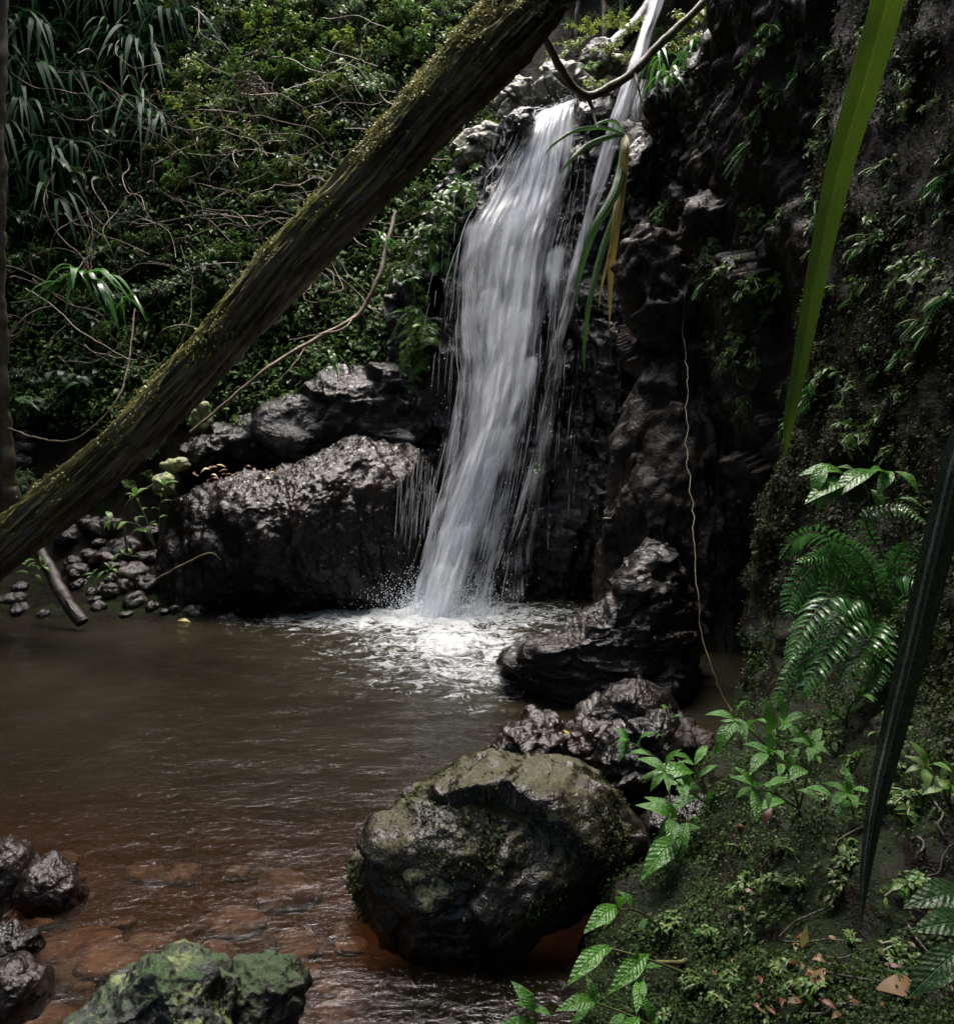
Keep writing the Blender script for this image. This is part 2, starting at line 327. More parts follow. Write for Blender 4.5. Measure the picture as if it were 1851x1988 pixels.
def paint_sheen():  # paints the sheen along the leaf's folds into its colour as pale lines
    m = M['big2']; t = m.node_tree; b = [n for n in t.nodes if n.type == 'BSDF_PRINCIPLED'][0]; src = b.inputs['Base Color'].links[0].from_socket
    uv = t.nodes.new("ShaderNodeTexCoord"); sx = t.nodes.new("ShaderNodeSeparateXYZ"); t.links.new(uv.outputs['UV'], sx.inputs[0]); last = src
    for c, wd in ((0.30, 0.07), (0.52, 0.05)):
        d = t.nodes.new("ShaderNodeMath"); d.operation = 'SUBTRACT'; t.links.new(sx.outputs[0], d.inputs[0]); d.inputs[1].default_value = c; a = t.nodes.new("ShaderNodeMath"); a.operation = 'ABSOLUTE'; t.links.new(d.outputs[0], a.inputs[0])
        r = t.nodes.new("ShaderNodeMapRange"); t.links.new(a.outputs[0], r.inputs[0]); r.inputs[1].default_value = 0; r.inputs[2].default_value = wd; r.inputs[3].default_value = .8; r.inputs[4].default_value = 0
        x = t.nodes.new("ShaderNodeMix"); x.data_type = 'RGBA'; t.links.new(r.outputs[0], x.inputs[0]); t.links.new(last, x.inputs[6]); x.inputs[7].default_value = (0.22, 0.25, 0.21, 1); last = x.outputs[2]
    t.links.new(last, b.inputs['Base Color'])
paint_sheen()
M['epi'] = big_leaf_mat("epiphyte_leaf", (0.02, 0.06, 0.012), (0.06, 0.14, 0.03), 0.2, 0.3, 3)
M['epiy'] = big_leaf_mat("epiphyte_yellow_leaf", (0.16, 0.15, 0.03), (0.30, 0.22, 0.05), 0.3, 0.35, 3)

# falling water: white broken strands along the flow
def water_mat(name, lo, hi, sx=26.0, sy=1.1, gain=1.0):
    t = NT(name); uv = t.coord('UV'); d = t.attr("dens")
    a = t.noise(t.mapping(uv, (sx, sy, 1)), 1.0, 5, 0.6, 0.25); b = t.noise(t.mapping(uv, (sx * 3.4, sy * 1.7, 1)), 1.0, 4, 0.6, 0.2)
    c = t.noise(t.mapping(uv, (7, 2.2, 1)), 1.0, 3, 0.5, 0.8)
    s = t.math('ADD', t.math('ADD', t.math('MULTIPLY', a, 0.50), t.math('MULTIPLY', b, 0.42)), t.math('MULTIPLY', c, 0.28))
    s = t.math('ADD', s, t.math('MULTIPLY', t.math('SUBTRACT', d, 0.5), 0.75))
    al = t.math('MULTIPLY', t.ramp(s, lo, hi), gain)
    al = t.math('MULTIPLY', al, t.ramp(d, 0.0, 0.18))
    df = t.n("ShaderNodeBsdfDiffuse"); df.inputs[0].default_value = (0.84, 0.87, 0.91, 1)
    tl = t.n("ShaderNodeBsdfTranslucent"); tl.inputs[0].default_value = (0.84, 0.87, 0.91, 1)
    g = t.n("ShaderNodeBsdfGlossy"); g.inputs[1].default_value = 0.25; g.inputs[0].default_value = (0.8, 0.8, 0.8, 1)
    body = t.mixs(0.1, t.mixs(0.5, df.outputs[0], tl.outputs[0]), g.outputs[0])
    tp = t.n("ShaderNodeBsdfTransparent")
    return t.done(t.mixs(al, tp.outputs[0], body))
M['fall'] = water_mat("falling_water", 0.47, 0.86, 38, 1.3, 0.92)
M['veil'] = water_mat("thin_falling_water", 0.62, 1.05, 60, 0.8, 0.75)
M['strand'] = water_mat("water_strand", 0.35, 0.9, 3, 0.9, 0.75)

t = NT("water_droplet"); M['drop'] = t.done(t.bsdf((0.72, 0.78, 0.85), 0.2))
def pool_mat():
    t = NT("pool_water"); c = t.coord(); foam = t.attr("foam"); murk_shade = t.attr("murk_shade")
    n1 = t.noise(t.mapping(c, (1.0, 1.9, 1), (0, 0, 0.15)), 9, 5, 0.6, 0.7); n2 = t.noise(t.mapping(c, (1, 1.7, 1)), 26, 4, 0.6, 0.5); n3 = t.noise(c, 3.2, 3, 0.5, 0.3)
    h = t.math('ADD', t.math('ADD', n1, t.math('MULTIPLY', n2, 0.55)), t.math('MULTIPLY', n3, 1.2))
    nrm = t.bump(h, 0.5, 0.020)
    fr = t.n("ShaderNodeFresnel"); fr.inputs[0].default_value = 1.33; t.l(nrm, fr.inputs[1])
    gl = t.n("ShaderNodeBsdfGlossy"); gl.inputs[1].default_value = 0.06; t.l(nrm, gl.inputs['Normal'])
    tp = t.n("ShaderNodeBsdfTransparent"); tp.inputs[0].default_value = (0.80, 0.64, 0.48, 1)
    mcol = t.mix(t.ramp(t.noise(c, 0.9, 3), 0.35, 0.65), (0.015, 0.0130, 0.0072), (0.024, 0.0220, 0.0130))
    df = t.n("ShaderNodeBsdfDiffuse"); t.l(mcol, df.inputs[0])
    body = t.mixs(murk_shade, tp.outputs[0], df.outputs[0])
    wat = t.mixs(fr.outputs[0], body, gl.outputs[0])
    # foam: torn swirls
    wv = t.noise(c, 3.0, 3, 0.5); off = t.n("ShaderNodeVectorMath", operation='SCALE'); 
    nzv = t.n("ShaderNodeTexNoise"); t.l(c, nzv.inputs['Vector']); nzv.inputs['Scale'].default_value = 3.5; nzv.inputs['Detail'].default_value = 3
    t.l(nzv.outputs['Color'], off.inputs[0]); off.inputs['Scale'].default_value = 0.55
    ad = t.n("ShaderNodeVectorMath", operation='ADD'); t.l(c, ad.inputs[0]); t.l(off.outputs[0], ad.inputs[1])
    f1 = t.noise(t.mapping(ad.outputs[0], (1.0, 1.5, 1)), 7.5, 6, 0.62, 0.9); f2 = t.noise(c, 38, 4, 0.6, 0.4)
    fv = t.math('ADD', t.math('ADD', t.math('MULTIPLY', t.math('SUBTRACT', f1, 0.12), 1.0), t.math('MULTIPLY', f2, 0.25)), t.math('MULTIPLY', t.math('SUBTRACT', foam, 0.5), 0.36))
    fa = t.math('MULTIPLY', t.ramp(fv, 0.43, 0.66, 0, 0.85), t.ramp(foam, 0.0, 0.2))
    fd = t.n("ShaderNodeBsdfPrincipled"); fd.inputs['Base Color'].default_value = (0.36, 0.385, 0.40, 1); fd.inputs['Roughness'].default_value = 0.5; t.l(t.bump(f2, 0.6, 0.02), fd.inputs['Normal'])
    return t.done(t.mixs(fa, wat, fd.outputs[0]))
M['pool'] = pool_mat()

# ------------------------------------------------------------------ terrain
LY = [-40, -12, -6, 6.6, 7.4, 7.9, 8.6, 9.0, 9.3, 10, 11, 12, 13, 16, 30, 60]
LZ = [14, 3, -0.3, -0.4, -0.18, 0.03, 0.40, 0.95, 1.55, 2.9, 4.9, 6.8, 8.6, 13, 22, 30]
CY = [-40, -12, -6, 6.6, 8.9, 9.3, 10, 12, 14, 18, 30, 60]
CZ = [14, 3, -0.3, -0.4, -0.3, 4.35, 4.55, 5.2, 6.8, 11, 18, 28]
def H(x, y):
    x = np.asarray(x, float); y = np.asarray(y, float)
    k = sstep(-0.4, 0.55, x - 0.04 * (y - 9))
    h = np.interp(y + 0.12 * np.sin(x * 1.7), LY, LZ) * (1 - k) + np.interp(y, CY, CZ) * k
    shallow = sstep(3.4, 1.9, y) * 0.22 + sstep(-1.2, -2.2, x) * 0.12
    h = h + shallow * (h < 0)
    xr = np.interp(y, [-3, 1, 4, 5, 7, 8.2, 9.5, 13, 20], [2.6, 2.3, 2.5, 2.6, 2.25, 2.1, 2.6, 3.2, 4])
    h = np.maximum(h, np.where(x > xr, (x - xr) * 5.0 - 0.5, -9).clip(-9, 14 + 0.2 * x))
    h = np.maximum(h, np.minimum((-x - 4.6 - 0.25 * (8 - y).clip(0, 8)) * 1.1 - 0.3, 14))
    return h
def Hn(x, y):
    P = np.stack([np.asarray(x, float), np.asarray(y, float), 0 * np.asarray(x, float)], -1); h = H(x, y)
    a = np.clip((h + 0.1) * 1.2, 0.12, 1)
    return h + a * (0.30 * fbm(P * 0.9, 4) + 0.10 * ridged(P * 2.3, 3)) * 0.7 - 0.05
def axis(lo, hi, flo, fhi, fine, grow=1.25):
    c = list(np.arange(flo, fhi, fine)); s = fine; a = flo
    while a > lo: s *= grow; a -= s; c.insert(0, a)
    s = fine; a = c[-1]
    while a < hi: s *= grow; a += s; c.append(a)
    return np.array(c)
gx = axis(-70, 70, -7.5, 4.5, 0.07); gy = axis(-45, 80, 0.0, 15.0, 0.07)
GX, GY = np.meshgrid(gx, gy, indexing='ij')
GZ = Hn(GX.ravel(), GY.ravel())
me = mk_mesh("ground", np.stack([GX.ravel(), GY.ravel(), GZ], -1), grid_faces(len(gx), len(gy))[:, ::-1], mats=[M['soil']])
ground = tag(link("ground", me), "steep dark forest soil of the gully and its pool bed", kind="structure")
def hit(u, v, y0=7.0, y1=30.0):
    d = ray(u, v); ys = np.arange(y0, y1, 0.04); P = CAM + d * (ys / d[1])[:, None]
    below = P[:, 2] < Hn(P[:, 0], P[:, 1])
    if not below.any(): return None
    return P[np.argmax(below)]

# ------------------------------------------------------------------ cliff beside and behind the fall
cp = np.array([(-0.9, 9.1), (-0.3, 8.75), (0.2, 8.5), (0.8, 8.5), (1.5, 8.65), (1.8, 8.15), (1.86, 7.4), (1.92, 6.6), (2.0, 5.8), (2.15, 5.0), (2.4, 4.2), (2.7, 3.0)])
ctop = np.array([3.0, 4.0, 4.55, 4.62, 4.5, 4.3, 4.45, 4.7, 6.2, 8, 8.5, 9])
ns_, nz_ = 420, 330
Pc = spline(np.column_stack([cp, ctop, np.linspace(0, 1, len(cp))]), ns_)
tz = np.linspace(0, 1, nz_) ** 1.0
S_, Z_ = np.meshgrid(np.arange(ns_), tz, indexing='ij')
bx, by = Pc[:, 0][:, None] + 0 * Z_, Pc[:, 1][:, None] + 0 * Z_
zz = -0.5 + Z_ * (Pc[:, 2][:, None] + 0.5)
k = sstep(1.5, 0.9, bx)
by = by + k * 0.13 * np.clip(zz, 0, 9)
bx = bx - (1 - k) * 0.06 * np.clip(zz - 1.0, 0, 3)
bx = bx + (1 - k) * 0.35 * np.exp(-((zz - 0.6) / 0.7) ** 2) * np.exp(-((by - 5.9) / 0.8) ** 2)
over = sstep(0.94, 1.0, Z_); by = by + over * 0.5; bx = bx + (1 - k) * over * 0.6
V = np.stack([bx, by, zz], -1).reshape(-1, 3); Fc = grid_faces(ns_, nz_)
N = vnormals(V, Fc); N = -N if N[:, 1].mean() > 0 else N
d = 0.16 * fbm(V * [1.1, 1.1, 0.8], 3) + 0.09 * ridged(V * [2.2, 2.2, 1.5], 5, 0.55) + 0.045 * fbm(V * [9, 9, 9], 3)
led = 0.10 * np.abs(((V[:, 2] * 1.15 + 0.5 * fbm(V * 0.8, 2)) % 1.0) - 0.5)
V = V + N * (0.75 * d + led * (V[:, 0] > 1.2) + facets(V * [1, 1, .8], 420, .035, .14, .035, 3))[:, None]
tag(link("cliff", mk_mesh("cliff", V, Fc, mats=[M['cliff'], M['wet']], midx=(V[Fc[:, 0], 0] < 1.45 + 0.1 * np.sin(V[Fc[:, 0], 2] * 5)).astype(int))), "tall dark rock cliff behind and beside the waterfall", kind="structure")
CLV, CLN = V, vnormals(V, Fc); CLN = -CLN if CLN[:, 1].mean() > 0 else CLN

# ------------------------------------------------------------------ near bank on the right
rows = [(5.05, [(1.75, -.4), (1.78, .1), (1.8, .5), (1.85, 1), (1.95, 1.8), (2.05, 2.8), (2.2, 4.5), (2.5, 7.5)]),
        (4.65, [(1.36, -.4), (1.42, .1), (1.46, .5), (1.56, 1.0), (1.68, 1.8), (1.78, 2.8), (1.95, 4.5), (2.3, 7.5)]),
        (3.9, [(1.0, -.4), (1.06, .05), (1.2, .28), (1.4, .58), (1.57, 1.0), (1.75, 1.9), (2.0, 4.0), (2.4, 7.5)]),
        (3.2, [(.58, -.4), (.68, .05), (.88, .25), (1.15, .5), (1.47, .8), (1.75, 1.6), (1.95, 3.5), (2.3, 7.5)]),
        (2.6, [(.32, -.4), (.40, .1), (.62, .27), (.9, .45), (1.25, .7), (1.6, 1.3), (1.8, 3), (2.2, 7.5)]),
        (2.0, [(.22, -.4), (.31, .12), (.5, .26), (.8, .42), (1.1, .65), (1.45, 1.2), (1.7, 3), (2.1, 7.5)]),
        (1.3, [(.2, -.4), (.32, .1), (.5, .22), (.75, .38), (1.05, .6), (1.4, 1.1), (1.7, 3), (2.1, 7.5)]),
        (0.2, [(.5, -.4), (.6, .1), (.75, .22), (.95, .38), (1.2, .6), (1.55, 1.1), (1.8, 3), (2.2, 7.5)]),
        (-3, [(1.0, -.4), (1.1, .1), (1.25, .22), (1.45, .38), (1.7, .6), (2, 1.1), (2.3, 3), (2.6, 7.5)])]
rr = np.array([[(x, y, z) for x, z in pr] for y, pr in rows])
A = np.stack([spline(rr[:, j], 330) for j in range(rr.shape[1])], 1)
V = np.stack([spline(A[i], 260) for i in range(len(A))]).reshape(-1, 3); Fc = grid_faces(330, 260)
N = vnormals(V, Fc); N = -N if N[:, 2].mean() < 0 else N
V = V + N * (0.09 * fbm(V * 1.7, 3) + 0.05 * np.clip(fbm(V * 4.2, 2, off=5.), 0, 1) + 0.018 * ridged(V * 5, 4) + 0.012 * fbm(V * 17, 3))[:, None]
tag(link("bank", mk_mesh("bank", V, Fc, mats=[M['bank']])), "moss covered earth bank rising to the rock wall", kind="structure")
BKV = V; BKN = vnormals(V, Fc); BKN = -BKN if BKN[:, 2].mean() < 0 else BKN
def near_surface(V, Nn, u, v):
    """point of a displaced surface seen at photo position u, v"""
    q = V - CAM; f = q @ FWD; pu = 925.5 + F * (q @ RGT) / f; pv = 994 - F * (q @ UPV) / f
    dd = (pu - u) ** 2 + (pv - v) ** 2 + np.where(f > 0.2, 0, 1e9)
    c = np.argsort(dd)[:40]; c = c[dd[c] < dd[c[0]] + 60]; i = c[np.argmin(f[c])]
    return V[i], Nn[i]

# ------------------------------------------------------------------ rocks
def ico(sub):
    bm = bmesh.new(); bmesh.ops.create_icosphere(bm, subdivisions=sub, radius=1.0)
    V = np.array([v.co[:] for v in bm.verts]); Fc = np.array([[v.index for v in f.verts] for f in bm.faces]); bm.free(); return V, Fc
ICO = {s: ico(s) for s in (4, 5, 6, 7)}
def rock_from_outline(pts, Y, depth, sub=6, p=2.6, amp=0.04, fr=3.0, rid=0.03, rfr=5.0, seed=0, fine=0.006, stretch=(1, 1, 1), extra=None, fac=None):
    S, Fc = ICO[sub]
    W = np.array([at(u, v, Y) for u, v in pts]); C0 = W.mean(0)
    view = norm(C0 - CAM); Rr = norm(np.cross(view, [0, 0, 1.0])); Uu = np.cross(Rr, view)
    # outline on the plane through C0 square to the view ray
    O = []
    for u, v in pts:
        dv = ray(u, v); O.append(CAM + dv * (np.dot(C0 - CAM, view) / np.dot(dv, view)))
    O = np.array(O) - C0; ox, oy = O @ Rr, O @ Uu
    ang = np.linspace(-np.pi, np.pi, 721)[:-1]; t = np.linspace(0, 1, 40)
    ex, ey = [], []
    for i in range(len(ox)):
        j = (i + 1) % len(ox); ex.append(ox[i] + (ox[j] - ox[i]) * t); ey.append(oy[i] + (oy[j] - oy[i]) * t)
    ex, ey = np.concatenate(ex), np.concatenate(ey); ea = np.arctan2(ey, ex); er = np.hypot(ex, ey); o = np.argsort(ea)
    rad = np.interp(ang, ea[o], er[o], period=2 * np.pi)
    kk = np.exp(-np.linspace(-2, 2, 31) ** 2); kk /= kk.sum(); rad = np.convolve(np.concatenate([rad[-15:], rad, rad[:15]]), kk, 'valid')
    th = np.arctan2(S[:, 1], S[:, 0]); rho = np.hypot(S[:, 0], S[:, 1]); c = S[:, 2]
    q = (np.abs(c) ** p + rho ** p) ** (-1 / p)
    rr_ = np.interp(th, ang, rad, period=2 * np.pi) * rho * q
    V = C0 + (rr_ * np.cos(th))[:, None] * Rr + (rr_ * np.sin(th))[:, None] * Uu - (depth * c * q)[:, None] * view
    N = vnormals(V, Fc); Q = V * np.array(stretch)
    dsp = amp * fbm(Q * fr, 4, off=seed * 3.7) + rid * (ridged(Q * rfr, 4, 0.5, off=seed) - 0.7) + fine * fbm(Q * 30, 3)
    if fac: dsp = dsp + facets(V * np.array(stretch), *fac, seed)
    if extra is not None: dsp = dsp + extra(V)
    return V + N * dsp[:, None], Fc, N
def C_of(pts, Y): return np.array([at(u, v, Y) for u, v in pts]).mean(0)
def rock(name, label, cat, pts, Y, depth, mat, group=None, **kw):
    spots = kw.pop('spots', None); V, Fc, N = rock_from_outline(pts, Y, depth, **kw); Vb, c = rebase(V); at_ = None
    if spots:
        pa = np.zeros(len(V)); f = (V - CAM) @ FWD; pu = 925.5 + F * ((V - CAM) @ RGT) / f; pv = 994 - F * ((V - CAM) @ UPV) / f; fr_ = ((V - C_of(pts, Y)) * (V - CAM)).sum(1) < 0
        for (su, sv, sr) in spots:
            i = np.argmin((pu - su) ** 2 + (pv - sv) ** 2 + np.where(fr_, 0, 1e9)); pa = np.maximum(pa, np.exp(-(np.linalg.norm(V - V[i], axis=1) / (sr / F * f[i])) ** 2))
        at_ = {"patch": pa}
    o = link(name, mk_mesh(name, Vb, Fc, attrs=at_, mats=[M[mat]]), None, c); tag(o, label, cat, group)
    return o, V, vnormals(V, Fc)
def oval(cx, cy, a, b, n=14, jit=0.12, rot=0):
    th = np.linspace(0, 2 * np.pi, n, endpoint=False); r = 1 + jit * rng.normal(size=n)
    x, y = a * r * np.cos(th), b * r * np.sin(th); return [(cx + p * math.cos(rot) - q * math.sin(rot), cy + p * math.sin(rot) + q * math.cos(rot)) for p, q in zip(x, y)]

ledge_o, LV, LN = rock("ledge_boulder", "wide wet black boulder forming a ledge between the leaning log and waterfall", "boulder",
    [(308, 1095), (325, 1020), (350, 975), (430, 945), (540, 925), (600, 898), (650, 870), (710, 857), (790, 872), (832, 905), (842, 970), (835, 1080), (805, 1210), (600, 1225), (400, 1225), (318, 1210)],
    8.6, 1.05, 'ledge', sub=7, p=2.0, amp=0.10, fr=1.4, rid=0.035, rfr=3.2, fine=0.02, seed=2, stretch=(1.5, 1, 0.75))
rock("outcrop", "layered wet rock outcrop sloping into the pool below the cliff", "rock",
    [(950, 1295), (985, 1262), (1060, 1235), (1120, 1200), (1175, 1165), (1205, 1130), (1222, 1075), (1255, 1045), (1300, 1055), (1325, 1120), (1345, 1220), (1350, 1330), (1335, 1440), (1200, 1450), (1110, 1430), (1050, 1360), (1000, 1310)],
    5.7, 0.72, 'layer', sub=7, p=2.3, amp=0.06, fr=2.2, rid=0.025, rfr=3.2, fine=0.012, seed=5, stretch=(0.8, 0.8, 2.2), fac=(140, .022, .12, .03))
rock("wet_rock", "dark wet rock mass joining the outcrop to the cliff behind the hanging root", "rock", [(1150, 1260), (1165, 1120), (1180, 980), (1200, 820), (1250, 690), (1340, 620), (1430, 690), (1470, 950), (1470, 1300), (1420, 1420), (1330, 1440), (1200, 1410)], 6.95, 0.4, 'cliff', sub=7, p=2.0, amp=0.08, fr=1.8, rid=0.03, rfr=4, fine=0.012, seed=66, fac=(60, .02, .12, .025), stretch=(1, 1, .6))
b_o, BV, BN = rock("mossy_boulder", "large moss speckled boulder with yellow lichen spots at the pool's near edge", "boulder",
    [(672, 1672), (690, 1632), (760, 1578), (830, 1520), (895, 1484), (960, 1474), (1010, 1496), (1060, 1484), (1125, 1488), (1190, 1532), (1224, 1600), (1230, 1655), (1195, 1712), (1110, 1768), (1000, 1830), (905, 1884), (850, 1890), (785, 1874), (735, 1832), (700, 1760)],
    3.0, 0.46, 'boulder', sub=7, p=2.9, amp=0.028, fr=3.2, rid=0.014, rfr=4.5, fine=0.006, seed=9, fac=(16, .010, .09, .014), spots=[(850, 1725, 30), (835, 1765, 22), (795, 1700, 14), (905, 1555, 26), (820, 1730, 16), (1205, 1600, 25), (1075, 1590, 14)])
rock("lichen_boulder", "rounded boulder blotched with bright green lichen at the water's edge", "boulder",
    [(75, 2095), (135, 1995), (205, 1935), (275, 1872), (330, 1850), (380, 1856), (420, 1875), (440, 1920), (450, 2000), (440, 2090), (250, 2130)],
    1.95, 0.22, 'lichen', sub=7, p=2.4, amp=0.03, fr=5, rid=0.02, rfr=7, fine=0.004, seed=12)
rock("dark_mossy_rock", "small black rock with dark green moss beside the lichen boulder", "rock",
    [(438, 1890), (470, 1858), (520, 1850), (565, 1868), (592, 1905), (580, 1955), (550, 2010), (480, 2060), (430, 2020)], 2.1, 0.12, 'darkmoss', sub=6, amp=0.02, fr=8, rid=0.012, rfr=11, fine=0.004, seed=14)
rock("wet_rock", "glossy black wet rock standing in the shallows at the pool's edge", "rock",
    [(30, 1700), (70, 1668), (110, 1660), (140, 1690), (165, 1730), (160, 1765), (110, 1785), (50, 1780), (22, 1745)], 2.95, 0.12, 'redwet', sub=6, p=2.2, amp=0.018, fr=7, rid=0.010, rfr=8, seed=17, fine=0.003)
rock("wet_rock", "reddish wet rock with a flat top behind the glossy black one", "rock",
    [(-60, 1700), (-40, 1645), (20, 1625), (60, 1640), (80, 1670), (60, 1720), (20, 1790), (-50, 1790)], 3.05, 0.14, 'redwet', sub=6, amp=0.015, fr=6, rid=0.008, rfr=8, seed=18, fine=0.003)
rock("wet_rock", "low flat dark rock awash at the picture's left border", "rock",
    [(-60, 1850), (-30, 1810), (30, 1800), (75, 1815), (85, 1840), (60, 1870), (-30, 1885)], 2.5, 0.10, 'wet', sub=6, amp=0.02, fr=7, rid=0.015, rfr=9, seed=19)
rock("red_rock", "round red-brown rock half under water in the near corner", "rock",
    [(-60, 1930), (-20, 1870), (40, 1855), (95, 1885), (105, 1930), (70, 1975), (0, 2010), (-50, 2000)], 2.15, 0.12, 'redwet', sub=6, amp=0.015, fr=6, rid=0.006, rfr=9, seed=20, fine=0.003)
rock("grey_rock", "low black wet rock joining the outcrop's foot to the red stones", "rock", [(1090, 1420), (1120, 1370), (1200, 1350), (1290, 1355), (1340, 1400), (1330, 1450), (1220, 1470), (1120, 1460)], 4.7, 0.3, 'wet', sub=6, amp=0.03, fr=4, rid=0.015, rfr=7, seed=21, fac=(16, .012, .2, .015))
rock("red_rock", "wet dark red rock wedged behind the mossy boulder", "rock", [(945, 1462), (978, 1420), (1030, 1392), (1085, 1396), (1115, 1430), (1112, 1480), (1050, 1510), (980, 1500)], 4.2, 0.25, 'redwet', sub=6, amp=0.03, fr=5, rid=0.02, rfr=8, seed=22, fac=(16, .012, .2, .015))
rock("red_rock", "broken red stone beside a yellow leaf above the mossy boulder", "rock", [(1098, 1475), (1105, 1420), (1150, 1396), (1200, 1410), (1212, 1460), (1165, 1500), (1115, 1500)], 4.1, 0.2, 'redwet', sub=6, amp=0.03, fr=6, rid=0.02, rfr=8, seed=23, fac=(16, .012, .2, .015))
rock("grey_rock", "dark pyramid shaped rock behind the broadleaf plant", "rock", [(1150, 1480), (1180, 1440), (1235, 1395), (1290, 1400), (1310, 1450), (1305, 1520), (1250, 1570), (1190, 1540)], 3.85, 0.2, 'wet', sub=6, amp=0.03, fr=4, rid=0.02, rfr=7, seed=24, fac=(16, .012, .2, .015))
rock("grey_rock", "rounded brown-grey rock below the cliff's dark hollow", "rock", [(1280, 1480), (1300, 1430), (1340, 1405), (1385, 1425), (1395, 1480), (1385, 1540), (1330, 1570), (1290, 1545)], 4.0, 0.2, 'cliff', sub=6, amp=0.03, fr=4, rid=0.02, rfr=7, seed=25, fac=(16, .012, .2, .015))
rock("mossy_rock", "upright block of rock with green moss on its lower half", "rock", [(1388, 1500), (1395, 1440), (1430, 1405), (1490, 1395), (1525, 1430), (1530, 1500), (1500, 1545), (1430, 1555), (1392, 1540)], 3.75, 0.2, 'darkmoss', sub=6, p=3, amp=0.03, fr=4, rid=0.015, rfr=7, seed=26)
rock("grey_rock", "dark flat rock beneath the broadleaf plant's stem", "rock", [(1235, 1680), (1260, 1600), (1330, 1560), (1410, 1530), (1440, 1570), (1425, 1650), (1370, 1710), (1290, 1740)], 3.2, 0.2, 'wet', sub=6, amp=0.03, fr=5, rid=0.02, rfr=8, seed=27, fac=(16, .012, .2, .015))
rock("grey_rock", "small dark stone in the gap under the mossy boulder", "rock", [(1170, 1720), (1200, 1695), (1250, 1690), (1270, 1720), (1260, 1770), (1200, 1785), (1170, 1760)], 2.85, 0.1, 'wet', sub=5, amp=0.02, fr=7, rid=0.012, rfr=9, seed=28, fac=(16, .012, .2, .015))
# masses on the cliff
rock("overhang_rock", "rounded dark overhang with a mossy rim at the cliff top", "rock", [(1240, 240), (1262, 195), (1310, 160), (1352, 118), (1400, 75), (1460, 50), (1540, 60), (1580, 130), (1560, 230), (1480, 280), (1360, 285), (1270, 270)], 7.5, 0.5, 'cliff', sub=7, amp=0.08, fr=2.2, rid=0.05, rfr=4, fine=0.012, seed=31, fac=(40, .03, .15, .03))
rock("overhang_rock", "flat rock shelf under the mossy overhang beside the hanging plant", "rock", [(1215, 320), (1250, 285), (1340, 290), (1420, 300), (1430, 345), (1400, 380), (1300, 385), (1225, 370)], 7.6, 0.35, 'cliff', sub=6, p=3.2, amp=0.05, fr=3, rid=0.04, rfr=5, fine=0.012, seed=32, fac=(40, .03, .15, .03))
rock("overhang_rock", "slanting cliff boulder with a pale worn edge below the flat shelf", "rock", [(1330, 420), (1400, 360), (1480, 325), (1560, 310), (1600, 360), (1590, 450), (1500, 500), (1400, 500), (1345, 470)], 6.6, 0.35, 'cliff', sub=6, amp=0.06, fr=2.6, rid=0.05, rfr=4.5, fine=0.012, seed=33, fac=(40, .03, .15, .03))
rock("overhang_rock", "tall hollowed rock shoulder over the dark alcove", "rock", [(1210, 480), (1260, 440), (1330, 480), (1390, 560), (1400, 700), (1370, 820), (1310, 900), (1260, 780), (1215, 640)], 7.2, 0.3, 'cliff', sub=6, amp=0.06, fr=2.6, rid=0.05, rfr=4.5, fine=0.012, seed=34, fac=(40, .03, .15, .03))
# pale rocks at the lip and upstream
lips = [("pale lichen covered rock left of the waterfall's lip", [(880, 290), (905, 250), (950, 235), (990, 250), (985, 300), (930, 340), (890, 330)], 9.5, 'pale'),
        ("large cream lichen boulder above the waterfall's lip", [(1010, 210), (1030, 150), (1080, 120), (1130, 130), (1150, 180), (1110, 215), (1050, 225)], 10.2, 'pale'),
        ("pale rock below the leaning log's broken end", [(960, 200), (985, 160), (1030, 150), (1050, 190), (1030, 230), (980, 240)], 10.0, 'pale'),
        ("mossy upstream boulder beside the upper stream", [(1120, 120), (1140, 85), (1180, 80), (1205, 110), (1195, 150), (1150, 165)], 10.6, 'pale'),
        ("dark split rock between the two falls", [(1120, 260), (1130, 205), (1165, 175), (1190, 195), (1180, 260), (1160, 340), (1130, 330)], 9.1, 'wet'),
        ("dark wet rock at the left of the lip", [(975, 250), (1000, 222), (1030, 210), (1030, 245), (1000, 290), (975, 290)], 9.15, 'wet')]
for i, (lb, pts, Y, m) in enumerate(lips):
    rock("upstream_rock", lb, "rock", pts, Y, 0.28, m, sub=6, amp=0.04, fr=3.5, rid=0.015, rfr=5, fine=0.008, seed=40 + i, fac=(26, .03, .22, .03))
# wet shelf behind the ledge
shelf = [("broad dark streaming rock slope between the ledge boulder and the herbs", [(420, 905), (440, 840), (520, 775), (640, 725), (780, 700), (880, 720), (890, 820), (850, 900), (640, 920)], 9.45, 'wet'),
         ("dark rock hump where the thin branch starts", [(330, 915), (350, 870), (420, 835), (480, 840), (470, 890), (400, 925)], 8.9, 'wet')]
SHV, SHN = [LV], [LN]
for i, (lb, pts, Y, m) in enumerate(shelf):
    _o, _v, _n = rock("shelf_rock", lb, "rock", pts, Y, 0.4, m, sub=6, amp=0.04, fr=3, rid=0.02, rfr=5, fine=0.012, seed=50 + i, fac=(40, .03, .2, .035)); SHV.append(_v); SHN.append(_n)
rock("green_stone", "pale green lichen stone beside the little shore plant", "stone", oval(318, 940, 22, 24), 8.0, 0.1, 'greenstone', sub=5, amp=0.02, fr=8, rid=0.01, seed=60)
rock("green_stone", "flat yellow-green mossy stone on top of the ledge", "stone", oval(345, 903, 26, 12), 8.3, 0.1, 'greenstone', sub=5, amp=0.02, fr=8, rid=0.01, seed=61)
